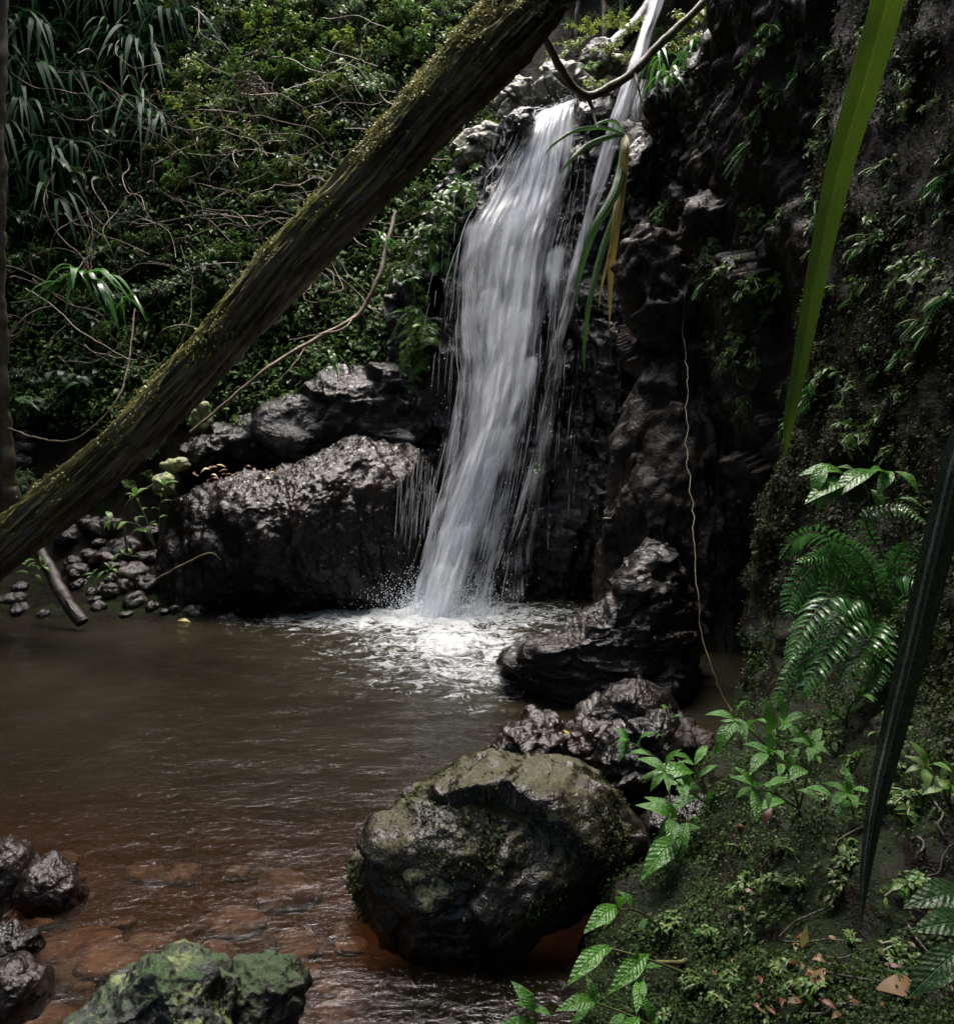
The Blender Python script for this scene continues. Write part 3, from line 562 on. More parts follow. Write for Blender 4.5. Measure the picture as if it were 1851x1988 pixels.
rock("green_stone", "pale green weathered stump of rock behind the thin fallen branch", "stone", oval(390, 805, 20, 30), 8.9, 0.1, 'greenstone', sub=5, amp=0.02, fr=8, rid=0.02, seed=62)
# shore stones on the far left: grey, jumbled
k = 0
for (u0, u1, v0, v1, n, s0, s1) in [(0, 300, 1130, 1200, 24, 10, 24), (130, 310, 1020, 1130, 20, 16, 34), (0, 60, 850, 980, 12, 16, 30), (320, 480, 1175, 1205, 8, 10, 20)]:
    for i in range(n):
        u, v = rng.uniform(u0, u1), rng.uniform(v0, v1); s = rng.uniform(s0, s1)
        p = hit(u, v, 6.5)
        if p is None: continue
        V, Fc = ICO[4]; r = s / F * p[1]
        V = V * np.array([1, rng.uniform(.7, 1), rng.uniform(.5, .85)]) * r
        V = V + norm(V) * (r * 0.28 * fbm(V / r * 1.1, 3, off=k * 5.1))[:, None]
        o = link("shore_stone", mk_mesh("shore_stone", V, Fc, mats=[M[['stone', 'stone', 'wet', 'redwet'][k % 4]]], smooth=True), None, p + [0, 0, r * 0.15]); o.rotation_euler = (0, 0, rng.uniform(0, 6))
        lab = {0: "wet grey stone in the jumble at the foot of the leaning log", 130: "broken grey stone on the slope under the leaning log", 320: "small wet stone at the waterline under the ledge boulder"}[u0]
        if v1 == 980: lab = "pale streambed stone seen behind the leaning log's lower end"
        tag(o, lab, "stone", {0: "stones along the far shore", 130: "stones below the leaning log", 320: "stones at the ledge's foot"}[u0] if v1 != 980 else "stones of the side gully"); k += 1
# submerged red stones
for i in range(95):
    u = rng.uniform(-60, 700); v = rng.uniform(1560, 2030); 
    if i >= 62: u = rng.uniform(560, 1180); v = rng.uniform(1780, 2030)
    p = atz(u, v, -0.12)
    s = rng.uniform(0.035, 0.11) * (1.0 if i % 5 else 1.7)
    V, Fc = ICO[4]; V = V * np.array([1, rng.uniform(.65, 1), rng.uniform(.3, .5)]) * s; V = V + norm(V) * (s * 0.25 * fbm(V / s * 0.9, 3, off=i * 2.9))[:, None]
    o = link("red_stone", mk_mesh("red_stone", V, Fc, mats=[M['bedstone']]), None, (p[0], p[1], float(Hn([p[0]], [p[1]])[0]) + s * 0.12)); o.rotation_euler = (rng.uniform(-.2, .2), rng.uniform(-.2, .2), rng.uniform(0, 6))
    a = "red-brown stone lying under the clear shallow water" if i < 62 else "rusty stone under dark water near the mossy boulder's foot"
    tag(o, a, "stone", "red stones under the shallows" if i < 62 else "red stones at the boulder's foot")

# ------------------------------------------------------------------ pool
IMP = atz(835, 1195)[:2]; IMP2 = atz(905, 1305)[:2]
px = np.arange(-7.0, 2.6, 0.03); py = np.concatenate([np.arange(-5, 1.2, 0.2), np.arange(1.2, 9.2, 0.024)])
PX, PY = np.meshgrid(px, py, indexing='ij'); x, y = PX.ravel(), PY.ravel()
d1 = np.hypot((x - IMP[0]) / 1.2, (y - IMP[1]) / 0.75); d2 = np.hypot((x - IMP2[0]) / 0.42, (y - IMP2[1]) / 0.65)
d3 = np.hypot((x - (IMP[0] - 0.55)) / 0.95, (y - (IMP[1] - 0.1)) / 0.40); d4 = np.hypot((x - (IMP[0] + .25)) / 0.75, (y - (IMP[1] - 0.95)) / 1.1)
foam = np.clip(np.maximum.reduce([1.1 * np.exp(-d1 ** 2), 0.66 * np.exp(-d2 ** 2), 1.0 * np.exp(-d3 ** 2), 0.85 * np.exp(-d4 ** 2)]), 0, 1)
rip = np.hypot(x - IMP[0], y - IMP[1])
Q = np.stack([x, y, 0 * x], -1); warp = 0.35 * fbm(Q * 1.3, 2)
z = 0.009 * np.sin((rip + warp) * 15 + 2 * perlin(Q * 2.1)) * np.exp(-rip / 2.6) + 0.008 * fbm(Q * [3, 5, 1], 3) * (0.35 + np.exp(-rip / 3)) + foam * (0.05 * fbm(Q * [5, 6, 1], 3) + 0.02)
z += 0.10 * np.exp(-((x - IMP[0]) / 0.22) ** 2 - ((y - IMP[1]) / 0.2) ** 2)
murk_shade = 0.88 - 0.72 * sstep(5.8, 2.8, y + 0.25 * (x + 0.4).clip(0, 3)) - 0.14 * sstep(-0.8, -2.2, x)
murk_shade = murk_shade + .45 * sstep(.0, .45, x) * sstep(3.8, 3.2, y)  # extra darkening painted into the water for the shadow under the boulder
murk_shade = np.clip(murk_shade + 0.06 * fbm(Q * 1.1, 3), 0.10, 0.93)
me = mk_mesh("pool_water", np.stack([x, y, z], -1), grid_faces(len(px), len(py))[:, ::-1], attrs={"foam": foam, "murk_shade": murk_shade}, mats=[M['pool']])
tag(link("pool_water", me), "brown clear pool with white foam under the waterfall", kind="structure")

# ------------------------------------------------------------------ waterfall
def sheet(name, left, right, nu, nv, mat, parent, push=0.0, seed=0, edge=0.25, dens=None, uvx=0.0, amp=0.05):
    L = spline([at(*p) for p in left], nv); Rr = spline([at(*p) for p in right], nv)
    s = np.linspace(0, 1, nu)
    P = L[:, None] * (1 - s)[None, :, None] + Rr[:, None] * s[None, :, None]
    wdt = np.linalg.norm(Rr - L, axis=1).mean(); ln = np.concatenate([[0], np.cumsum(np.linalg.norm(np.diff((L + Rr) / 2, axis=0), axis=1))])
    U = np.stack(np.broadcast_arrays(s[None] * wdt + uvx, ln[:, None]), -1).reshape(-1, 2)
    t = ln / ln[-1]; V0 = np.stack([U[:, 0] * 3, U[:, 1] * 1.1, np.full(len(U), seed * 2.3)], -1); Uw = U.copy(); Uw[:, 0] += 0.07 * fbm(V0, 3)
    q = np.stack([U[:, 0] * 5, U[:, 1] * 0.7, np.full(len(U), seed * 3.1)], -1)
    bul = amp * fbm(q, 3) + 0.5 * amp * fbm(q * [4, 1.3, 1], 2)
    bul = bul + 0.22 * amp * ridged(np.stack([U[:, 0] * 2.2, U[:, 1] * 1.4 + U[:, 0] * 1.2, np.full(len(U), seed * 1.7)], -1), 3)
    V = P.reshape(-1, 3).copy(); arch = np.sin(np.clip(s, 0, 1) * np.pi); V[:, 1] -= push + bul + 0.05 * np.tile(arch, nv)
    e = np.minimum(s, 1 - s) / edge; e = np.clip(e, 0, 1); e = e * e * (3 - 2 * e)
    dn = np.tile(e, nv) * (np.interp(np.repeat(t, nu), *zip(*(dens or [(0, 0.6), (1, 0.6)]))))
    dn = np.clip(dn + (0.26 * fbm(np.stack([U[:, 0] * 4.6, U[:, 1] * 0.55, np.full(len(U), seed + 20.)], -1), 2) + 0.24 * fbm(np.stack([U[:, 0] * 6 + U[:, 1], U[:, 1] * 2.4, np.full(len(U), seed + 31.)], -1), 3)) * np.tile(e, nv), 0, 1)
    return link(name, mk_mesh(name, V, grid_faces(nv, nu), attrs={"dens": dn}, uv=Uw, mats=[M[mat]]), parent)
wf = thing("waterfall", "tall white waterfall spreading down the dark cliff into the pool", "waterfall", (0, 0, 0))
Lm = [(1050, 226, 9.9), (1028, 226, 9.4), (1008, 250, 9.15), (985, 300, 9.0), (940, 380, 8.85), (895, 465, 8.65), (878, 600, 8.45), (884, 740, 8.25), (868, 860, 8.1), (836, 1000, 7.95), (812, 1110, 7.85), (792, 1200, 7.75)]
Rm = [(1136, 184, 9.9), (1132, 192, 9.4), (1132, 215, 9.2), (1130, 290, 9.05), (1122, 380, 8.9), (1104, 480, 8.7), (1085, 600, 8.5), (1064, 740, 8.3), (1046, 860, 8.12), (1020, 1000, 7.95), (985, 1120, 7.8), (960, 1230, 7.6)]
sheet("main_sheet", Lm, Rm, 60, 160, 'fall', wf, 0.0, 1, 0.26, [(0, 0.3), (0.06, 0.6), (0.15, 0.74), (0.45, 0.68), (0.75, 0.66), (1, 0.6)])
Lm2 = [(1040, 226, 9.3), (1020, 270, 9.05), (985, 380, 8.8), (950, 480, 8.6), (930, 600, 8.4), (920, 740, 8.15), (900, 850, 8.0), (850, 1000, 7.85), (820, 1120, 7.7), (800, 1205, 7.6)]
Rm2 = [(1120, 205, 9.3), (1110, 260, 9.1), (1090, 380, 8.85), (1065, 480, 8.6), (1050, 600, 8.4), (1030, 740, 8.15), (1000, 850, 8.0), (950, 1000, 7.85), (905, 1120, 7.7), (880, 1210, 7.6)]
sheet("main_sheet", Lm2, Rm2, 50, 160, 'fall', wf, 0.08, 4, 0.25, [(0, 0.7), (0.3, 0.68), (0.6, 0.74), (0.8, 0.78), (1, 0.85)], uvx=7)
Lv = [(960, 330, 8.95), (900, 440, 8.7), (862, 540, 8.5), (840, 700, 8.35), (850, 850, 8.2), (815, 1000, 8.0), (785, 1120, 7.9), (770, 1190, 7.85)]
Rv = [(1020, 300, 9.0), (990, 440, 8.8), (960, 540, 8.6), (930, 700, 8.4), (920, 850, 8.2), (900, 1000, 8.0), (880, 1120, 7.9), (870, 1190, 7.85)]
sheet("thin_veil", Lv, Rv, 50, 140, 'veil', wf, 0.10, 6, 0.3, [(0, 0.2), (0.15, 0.62), (0.45, 0.5), (1, 0.55)], uvx=15)
Lv = [(1005, 262, 9.1), (945, 370, 8.85), (898, 465, 8.6), (880, 600, 8.4), (884, 740, 8.2), (866, 860, 8.05), (830, 1000, 7.9), (800, 1120, 7.8), (780, 1200, 7.7)]
Rv = [(1060, 225, 9.2), (1030, 370, 8.85), (990, 465, 8.6), (965, 600, 8.4), (950, 740, 8.2), (930, 860, 8.05), (890, 1000, 7.9), (860, 1120, 7.8), (845, 1205, 7.7)]
sheet("left_sheet", Lv, Rv, 44, 150, 'fall', wf, 0.06, 9, 0.3, [(0, 0.4), (0.15, 0.66), (0.4, 0.55), (0.7, 0.6), (1, 0.8)], uvx=60)
Lv = [(1080, 430, 8.75), (1060, 600, 8.5), (1040, 760, 8.3), (1010, 900, 8.1), (960, 1060, 7.8), (930, 1235, 7.5)]
Rv = [(1125, 430, 8.75), (1110, 600, 8.5), (1095, 760, 8.3), (1070, 900, 8.1), (1050, 1060, 7.9), (1030, 1215, 7.6)]
sheet("thin_veil", Lv, Rv, 40, 120, 'veil', wf, 0.12, 8, 0.3, [(0, 0.3), (0.2, 0.62), (0.6, 0.62), (1, 0.6)], uvx=22)
for q, (Lv, Rv, dn) in enumerate([
    ([(965, 325, 8.9), (905, 420, 8.7), (860, 520, 8.55), (825, 640, 8.4), (800, 760, 8.3), (775, 880, 8.2)], [(1010, 330, 8.9), (960, 430, 8.7), (915, 530, 8.5), (895, 650, 8.35), (890, 760, 8.2), (870, 880, 8.1)], [(0, .3), (.2, .6), (.5, .5), (1, .1)]),
    ([(985, 300, 8.8), (930, 400, 8.6), (885, 500, 8.45), (868, 620, 8.3), (872, 740, 8.1), (850, 870, 7.95), (810, 1020, 7.8), (770, 1180, 7.7)], [(1040, 300, 8.9), (990, 400, 8.7), (950, 500, 8.5), (925, 620, 8.3), (920, 740, 8.1), (900, 870, 7.95), (870, 1020, 7.8), (850, 1190, 7.65)], [(0, .4), (.2, .62), (.5, .5), (.8, .5), (1, .6)]),
    ([(1060, 560, 8.4), (1035, 720, 8.15), (1000, 880, 7.95), (960, 1040, 7.75), (925, 1225, 7.5)], [(1120, 560, 8.5), (1105, 720, 8.3), (1085, 880, 8.1), (1065, 1040, 7.9), (1040, 1190, 7.75)], [(0, .3), (.3, .55), (.7, .5), (1, .45)]),
    ([(1085, 640, 8.35), (1075, 760, 8.2), (1060, 900, 8.05), (1050, 1000, 7.95)], [(1150, 640, 8.4), (1140, 760, 8.25), (1120, 900, 8.1), (1100, 1000, 8.0)], [(0, .1), (.3, .45), (1, .1)])]):
    sheet("soft_veil", Lv, Rv, 40, 110, 'veil', wf, 0.10 + .04 * q, 50 + q, 0.45, dn, uvx=110 + 6 * q, amp=0.06)
# bright tumbling bursts where the water strikes steps in the rock
for q, (u, v, Y, wd, ht, lean) in enumerate([(1000, 600, 8.2, 120, 190, -30), (950, 560, 8.35, 90, 160, -25), (975, 820, 7.95, 110, 190, -55), (940, 880, 7.9, 110, 230, -50), (1020, 700, 8.15, 90, 170, -25), (900, 1010, 7.8, 100, 190, -40), (930, 430, 8.6, 100, 180, -40), (1060, 330, 8.9, 100, 190, -15), (1000, 400, 8.7, 110, 200, -30), (860, 1090, 7.6, 90, 120, -15), (1075, 480, 8.6, 70, 200, -12)]):
    Lb = [(u - wd * .42 + lean * t, v + ht * t, Y - .10 * math.sin(2.2 * t)) for t in (0, .12, .3, .55, 1)]; Rb = [(u + wd * .5 + lean * t * .9, v - 14 + ht * t, Y - .10 * math.sin(2.2 * t)) for t in (0, .12, .3, .55, 1)]
    sheet("burst", Lb, Rb, 22, 40, 'fall', wf, 0.06, 70 + q, 0.45, [(0, 0.2), (0.12, 0.8), (0.4, 0.62), (1, 0.15)], uvx=80 + 3 * q, amp=0.05)
# loose strands thrown clear of the sheets
V_, F_, U_, D_ = [], [], [], []; nn = 0
def strand(P, w0, dn):
    global nn
    P = np.asarray(P); n = len(P); V, Fc = tube(P, w0, 4)
    ln = np.concatenate([[0], np.cumsum(np.linalg.norm(np.diff(P, axis=0), axis=1))]); off = rng.uniform(0, 60)
    U = np.repeat(np.stack([np.full(n, off), ln + off], -1), 4, 0); t = np.linspace(0, 1, n); fade = np.clip(np.minimum(t / 0.12, (1 - t) / 0.3), 0, 1)
    V_.append(V); F_.append(Fc + nn); U_.append(U); D_.append(np.repeat(fade * dn, 4)); nn += len(V)
Ls, Rs = spline([at(*p) for p in Lm], 200), spline([at(*p) for p in Rm], 200)
for i in range(800):
    s = rng.beta(0.8, 1.2); t0 = rng.uniform(0.03, 0.93); t1 = min(1, t0 + rng.uniform(0.03, 0.14)); tt = np.linspace(0, 1, 8); f_ = (t0 + (t1 - t0) * tt) * 199; i0 = np.minimum(f_.astype(int), 198); w_ = (f_ - i0)[:, None]
    P = (Ls[i0] * (1 - w_) + Ls[i0 + 1] * w_) * (1 - s) + (Rs[i0] * (1 - w_) + Rs[i0 + 1] * w_) * s
    P = P + np.array([rng.normal(0, .03), -rng.uniform(.02, .20), 0]) + np.stack([rng.normal(0, .03) * tt, -0.05 * tt * rng.random(), 0 * tt], -1)
    strand(P, rng.uniform(0.001, 0.0035), rng.uniform(0.2, 0.65))
for i in range(50):                                                    # drips off the left rim
    j = int(rng.uniform(30, 125)); p0 = Ls[j] + [rng.uniform(-0.28, 0.06), rng.uniform(-0.2, 0.1), rng.uniform(-.15, .1)]; h = rng.uniform(0.2, 0.7); tt = np.linspace(0, 1, 12)
    dx = -rng.uniform(0.02, 0.22) * h
    P = np.stack([p0[0] + dx * tt ** 0.8, p0[1] - 0.12 * tt, p0[2] - h * tt ** 1.2], -1); P = P[P[:, 2] > 0.02]
    if len(P) > 4: strand(P, rng.uniform(0.001, 0.0025), rng.uniform(0.3, 0.6))
for i in range(60):                                                    # drips right of the fall on the wet rock
    u, v = rng.uniform(1030, 1120), rng.uniform(620, 1050); p0 = at(u, v, rng.uniform(7.9, 8.3)); h = rng.uniform(0.12, 0.5); tt = np.linspace(0, 1, 12)
    P = np.stack([p0[0] - 0.10 * h * tt, p0[1] - 0.10 * tt, p0[2] - h * tt ** 1.1], -1); P = P[P[:, 2] > 0.02]
    if len(P) > 4: strand(P, rng.uniform(0.001, 0.003), rng.uniform(0.2, 0.55))
for i in range(110):                                                     # thin curtain down the dark face of the ledge
    u, v = rng.uniform(770, 850), rng.uniform(880, 1000); p0 = at(u, v, 7.7); h = rng.uniform(0.1, 0.45); tt = np.linspace(0, 1, 10)
    P = np.stack([p0[0] - 0.07 * h * tt, p0[1] - 0.05 * tt, p0[2] - h * tt], -1); P = P[P[:, 2] > 0.02]
    if len(P) > 4: strand(P, rng.uniform(0.001, 0.0025), rng.uniform(0.35, 0.6))
o = link("strands", mk_mesh("strands", np.vstack(V_), np.vstack(F_), attrs={"dens": np.concatenate(D_)}, uv=np.vstack(U_), mats=[M['strand']]), wf); o["kind"] = "stuff"
oct_ = np.array([[1, 0, 0], [-1, 0, 0], [0, 1, 0], [0, -1, 0], [0, 0, 1], [0, 0, -1]], float); of = np.array([[0, 2, 4], [2, 1, 4], [1, 3, 4], [3, 0, 4], [2, 0, 5], [1, 2, 5], [3, 1, 5], [0, 3, 5]])
nd = 5200; base = np.column_stack([rng.normal(IMP[0] + .08, .26, nd), rng.normal(IMP[1] - .1, .2, nd), np.abs(rng.normal(0, .16, nd)) + .01])
t_ = rng.random(900); s_ = rng.normal(.5, .4, 900); ii = (t_ * 199).astype(int); side = Ls[ii] * (1 - s_)[:, None] + Rs[ii] * s_[:, None] + np.column_stack([rng.normal(0, .08, 900), -rng.uniform(0, .3, 900), rng.normal(0, .05, 900)])
dp = np.vstack([base, side]); dp = dp[dp[:, 2] > 0.01]; sz = rng.uniform(.0012, .0035, len(dp)); V = dp[:, None] + oct_[None] * sz[:, None, None] * np.array([1, 1, 2.2]); Fd = (of[None] + (np.arange(len(dp)) * 6)[:, None, None]).reshape(-1, 3)
o = link("spray", mk_mesh("spray", V.reshape(-1, 3), Fd, attrs={"dens": np.full(len(V) * 6, .75)}, uv=np.zeros((len(V) * 6, 2)), mats=[M['drop']]), wf); o["kind"] = "stuff"

us = thing("upper_stream", "narrow water chute pouring down right of the main fall", "waterfall", (0, 0, 0))
Lu = [(1262, -60, 9.3), (1255, -10, 9.2), (1225, 90, 8.95), (1196, 170, 8.75), (1165, 260, 8.6), (1140, 360, 8.5), (1112, 470, 8.42), (1080, 600, 8.32), (1055, 700, 8.2), (1035, 800, 8.1)]
Ru = [(1315, -60, 9.3), (1300, -10, 9.2), (1268, 80, 8.95), (1245, 170, 8.75), (1215, 260, 8.6), (1182, 360, 8.5), (1150, 470, 8.42), (1118, 600, 8.32), (1095, 700, 8.2), (1080, 800, 8.1)]
sheet("chute", Lu, Ru, 30, 150, 'fall', us, 0.0, 11, 0.3, [(0, 0.88), (0.25, 0.85), (0.45, 0.7), (0.7, 0.58), (1, 0.3)], uvx=31, amp=0.03)
Lu = [(1235, 160, 8.75), (1215, 220, 8.62), (1190, 330, 8.55), (1170, 430, 8.45)]
Ru = [(1262, 160, 8.75), (1248, 220, 8.62), (1225, 330, 8.55), (1200, 430, 8.45)]
sheet("side_thread", Lu, Ru, 16, 60, 'veil', us, 0.03, 13, 0.3, [(0, 0.75), (0.4, 0.66), (1, 0.3)], uvx=39, amp=0.03)
lt = thing("ledge_trickle", "thin sheet of white water sliding across the ledge behind the boulder", "water", (0, 0, 0))
SV_, SN_ = np.vstack(SHV), np.vstack(SHN); nu, nv = 14, 40
La = spline([(872, 800), (820, 803), (770, 806), (710, 820), (650, 848)], nv); Ra = spline([(872, 850), (830, 872), (775, 872), (705, 858), (640, 880)], nv); V, U, Dn = [], [], []
for a in range(nv):
    for b in range(nu):
        f_ = b / (nu - 1); q = La[a] * (1 - f_) + Ra[a] * f_; p, n = near_surface(SV_, SN_, *q); V.append(p + n * .02 + [0, -.02, .02]); t = a / (nv - 1); U.append((45 + b * .02, a * .04)); Dn.append(np.interp(t, (0, .4, 1), (.85, .68, .2)) * min(1, 3 * min(f_, 1 - f_)))
V = np.array(V).reshape(nv, nu, 3)
for _ in range(2): V[1:-1, 1:-1] = (V[1:-1, 1:-1] * 2 + V[:-2, 1:-1] + V[2:, 1:-1] + V[1:-1, :-2] + V[1:-1, 2:]) / 6
link("slide", mk_mesh("slide", V.reshape(-1, 3), grid_faces(nv, nu), attrs={"dens": Dn}, uv=np.array(U), mats=[M['veil']]), lt)

# ------------------------------------------------------------------ leaning log
lc = [(-330, 1335, 7.3, 55), (-90, 1140, 7.1, 54), (0, 1066, 7.0, 53), (210, 890, 6.85, 54), (400, 695, 6.7, 56), (560, 513, 6.55, 58), (700, 366, 6.45, 60), (850, 203, 6.35, 66), (960, 88, 6.3, 74), (1030, 24, 6.3, 62), (1090, -30, 6.3, 48), (1200, -110, 6.3, 44), (1500, -330, 6.4, 40)]
C = spline([[*at(u, v, Y), 0.70 * r / F * Y] for u, v, Y, r in lc], 620); nS = 180
T = norm(np.gradient(C[:, :3], axis=0)); Aa = norm(np.cross(T, [0, 1.0, 0])); Bb = np.cross(T, Aa)   # Aa: up-left side, Bb: depth
th = np.linspace(0, 2 * np.pi, nS, endpoint=False); ln = np.concatenate([[0], np.cumsum(np.linalg.norm(np.diff(C[:, :3], axis=0), axis=1))])
LL, TH = np.meshgrid(ln, th, indexing='ij'); cq = np.stack([np.cos(TH.ravel() + 0.25 * LL.ravel()) * 1.0, np.sin(TH.ravel() + 0.25 * LL.ravel()) * 1.0, LL.ravel() * 0.22], -1)
rid_ = ridged(cq * 2.6, 4, 0.55); q2 = np.stack([np.cos(TH.ravel()) * 2, np.sin(TH.ravel()) * 2, LL.ravel() * 1.1], -1)
rr_ = C[:, 3][:, None].repeat(nS, 1).ravel() * (1 + 0.24 * (rid_ - 0.6) + 0.10 * fbm(q2 * 0.8, 3) + 0.05 * ridged(cq * 7, 3)) + 0.006 * fbm(q2 * [6, 6, 12], 3)
V = np.repeat(C[:, :3], nS, 0) + rr_[:, None] * (np.cos(TH.ravel())[:, None] * np.repeat(Aa, nS, 0) + np.sin(TH.ravel())[:, None] * np.repeat(Bb, nS, 0))
LGF = grid_faces(620, nS, True); LGV = V; LGN = vnormals(V, LGF)
if ((LGN * (V - np.repeat(C[:, :3], nS, 0))).sum(1)).mean() < 0: LGN = -LGN
lg = thing("fallen_log", "thick ridged log leaning diagonally across the gully with yellow-green moss", "log", C[60, :3])
link("trunk", mk_mesh("trunk", V - C[60, :3], LGF, mats=[M['bark']]), lg)
# moss tufts on its upper side
def tufts(V, N, n, size, mats, thr, sdz=0.0, seed=0, wgt=None, up=0.55, ns=2, nf=3.0, cls=4):
    """many tiny leaves sitting on a surface where a noise says so"""
    m = fbm(V * nf, 4, off=seed) + sdz * N[:, 2]; w_ = np.clip(m - thr, 0, 0.6)
    if wgt is not None: w_ = w_ * wgt
    w_ = w_ / w_.sum(); i = rng.choice(len(V), n, p=w_)
    mb = MB(); P = V[i] + rng.normal(0, size * 0.6, (n, 3)); D = norm(N[i] * up + rng.normal(0, 0.6, (n, 3)) + [0, 0, 0.1])
    L = size * rng.uniform(.5, 1.4, n) * np.clip(1 + 0.7 * fbm(V[i] * 5, 2, off=seed + 40), .4, 1.9); add_leaves(mb, P, D, N[i] + rng.normal(0, .4, (n, 3)), L, L * rng.uniform(.4, .7, n), droop=0.35, ns=ns, m=0, tint=np.clip(0.5 + 0.8 * fbm(V[i] * nf * 2.3, 3, off=seed + 9) + rng.normal(0, .2, n), 0, 1))
    return mb
up_side = (LGN @ norm(np.array([-0.45, -0.25, 0.75])))
mb = tufts(LGV, LGN, 42000, 0.022, None, -0.2, 0.0, 3, np.clip(up_side + 0.15, 0, 1) ** 1.2 * (0.25 + np.clip(LGV[:, 2] / 4, 0, 1)) * (rid_ > 0.2), nf=2.5)
o = link("moss", mb.mesh("moss", [M['mossyel']], off=C[60, :3]), lg); o["kind"] = "stuff"

# branches
def branch(name, label, cat, pts, rad, mat, group=None, ns=8, n=60, jit=0.01, subs=(), rn=0.22):
    P = spline([at(*p) for p in pts], n); P = P + jit * np.stack([fbm(P * 6, 3, off=a) for a in (1, 5, 9)], -1)
    r = np.interp(np.linspace(0, 1, n), np.linspace(0, 1, len(rad)), rad) * (1 + rn * fbm(P * 4.5, 3))
    V, Fc = tube(P, r, ns); c = P[0]
    if not subs:
        return tag(link(name, mk_mesh(name, V - c, Fc, mats=[M[mat]]), None, c), label, cat, group)
    t = thing(name, label, cat, c, group); link("stem", mk_mesh("stem", V - c, Fc, mats=[M[mat]]), t)
    for sp, sr in subs:
        Q = spline([at(*p) for p in sp], 30); Q = Q + jit * np.stack([fbm(Q * 6, 3, off=a) for a in (2, 6, 8)], -1)
        V, Fc = tube(Q, np.linspace(sr, sr * 0.4, 30), 7); link("side_branch", mk_mesh("side_branch", V - c, Fc, mats=[M[mat]]), t)
    return t
branch("branch", "crooked mossy branch sagging from the log's broken end to the upper right", "branch", [(1040, 60, 6.4), (1064, 85, 6.6), (1082, 125, 6.8), (1110, 165, 7.0), (1140, 186, 7.1), (1185, 168, 7.1), (1230, 140, 7.1), (1270, 95, 7.1), (1330, 40, 7.1), (1400, -30, 7.1)], [0.03, .028, .03, .034, .036, .034, .03], 'mosstwig', subs=[([(1140, 186, 7.1), (1150, 215, 7.1), (1160, 250, 7.0)], 0.02), ([(1230, 140, 7.1), (1238, 165, 7.0), (1245, 200, 7.0)], 0.012)])
branch("branch", "long thin bare branch lying from the ledge up to the bank", "branch", [(370, 840, 7.9), (440, 780, 8.0), (520, 715, 8.1), (600, 665, 8.3), (665, 632, 8.4), (700, 605, 8.5), (735, 540, 8.6), (750, 480, 8.8), (768, 410, 9.0)], [0.012, .016, .02, .024, .024, .02], 'twig', subs=[([(600, 665, 8.3), (560, 720, 8.1), (500, 770, 8.0)], 0.008), ([(690, 610, 8.5), (660, 640, 8.3), (560, 660, 8.2)], 0.008)])
branch("dead_branch", "broken dead branch standing in the pool at its far corner", "branch", [(70, 1060, 7.5), (95, 1105, 7.4), (125, 1160, 7.25), (160, 1210, 7.15)], [0.05, .055, .06, .05], 'deadwood', ns=12, subs=[([(88, 1095, 7.35), (110, 1140, 7.3), (150, 1195, 7.05)], 0.025)])
branch("tree_trunk", "thin mossy tree trunk rising along the picture's left border", "tree", [(30, 1010, 8.2), (14, 900, 8.1), (4, 700, 8.0), (2, 500, 7.9), (0, 250, 7.8), (2, 0, 7.8), (0, -600, 7.8)], [0.09, .06, .05, .048, .046, .045], 'mosstwig', ns=12, n=120, jit=0.03, rn=0.08)
branch("twig", "mossy twig fork stuck between the shore plant and stones", "twig", [(250, 1075, 7.7), (240, 1010, 7.7), (255, 970, 7.7), (300, 940, 7.7)], [0.012, .01, .008], 'mosstwig')
branch("twig", "crooked pale twig lying below the shore plant", "twig", [(300, 1130, 7.6), (330, 1110, 7.6), (400, 1075, 7.6), (430, 1085, 7.6)], [0.012, .01, .008], 'mosstwig')
branch("vine", "curved bare vine looping down to the log's lower half", "vine", [(15, 830, 8.0), (70, 850, 7.9), (130, 855, 7.8), (180, 830, 7.8), (230, 770, 7.9), (250, 700, 8.1), (262, 600, 8.4)], [0.008], 'twig')
branch("vine", "pale vine winding down from the bank to the log's lower half", "vine", [(50, 560, 8.8), (110, 600, 8.7), (150, 640, 8.6), (200, 670, 8.5), (250, 700, 8.4)], [0.008], 'twig')
branch("hanging_root", "long thin pale root hanging down the dark cliff to the plants below", "root", [(1328, 560, 6.6), (1330, 700, 6.5), (1334, 880, 5.8), (1345, 1040, 5.2), (1352, 1160, 4.9), (1372, 1270, 4.7), (1400, 1340, 4.6), (1425, 1392, 4.5)], [0.0035], 'mosstwig', ns=5, n=140, jit=0.02)
branch("hanging_root", "short pale root thread dangling beside the strap leaved epiphyte", "root", [(1180, 540, 8.0), (1182, 620, 8.0), (1186, 710, 8.0)], [0.004], 'mosstwig', ns=5)
branch("hanging_root", "thin root thread below the small leafy clump on the cliff", "root", [(1470, 590, 5.9), (1474, 640, 5.9), (1476, 690, 5.9)], [0.003], 'mosstwig', ns=5)

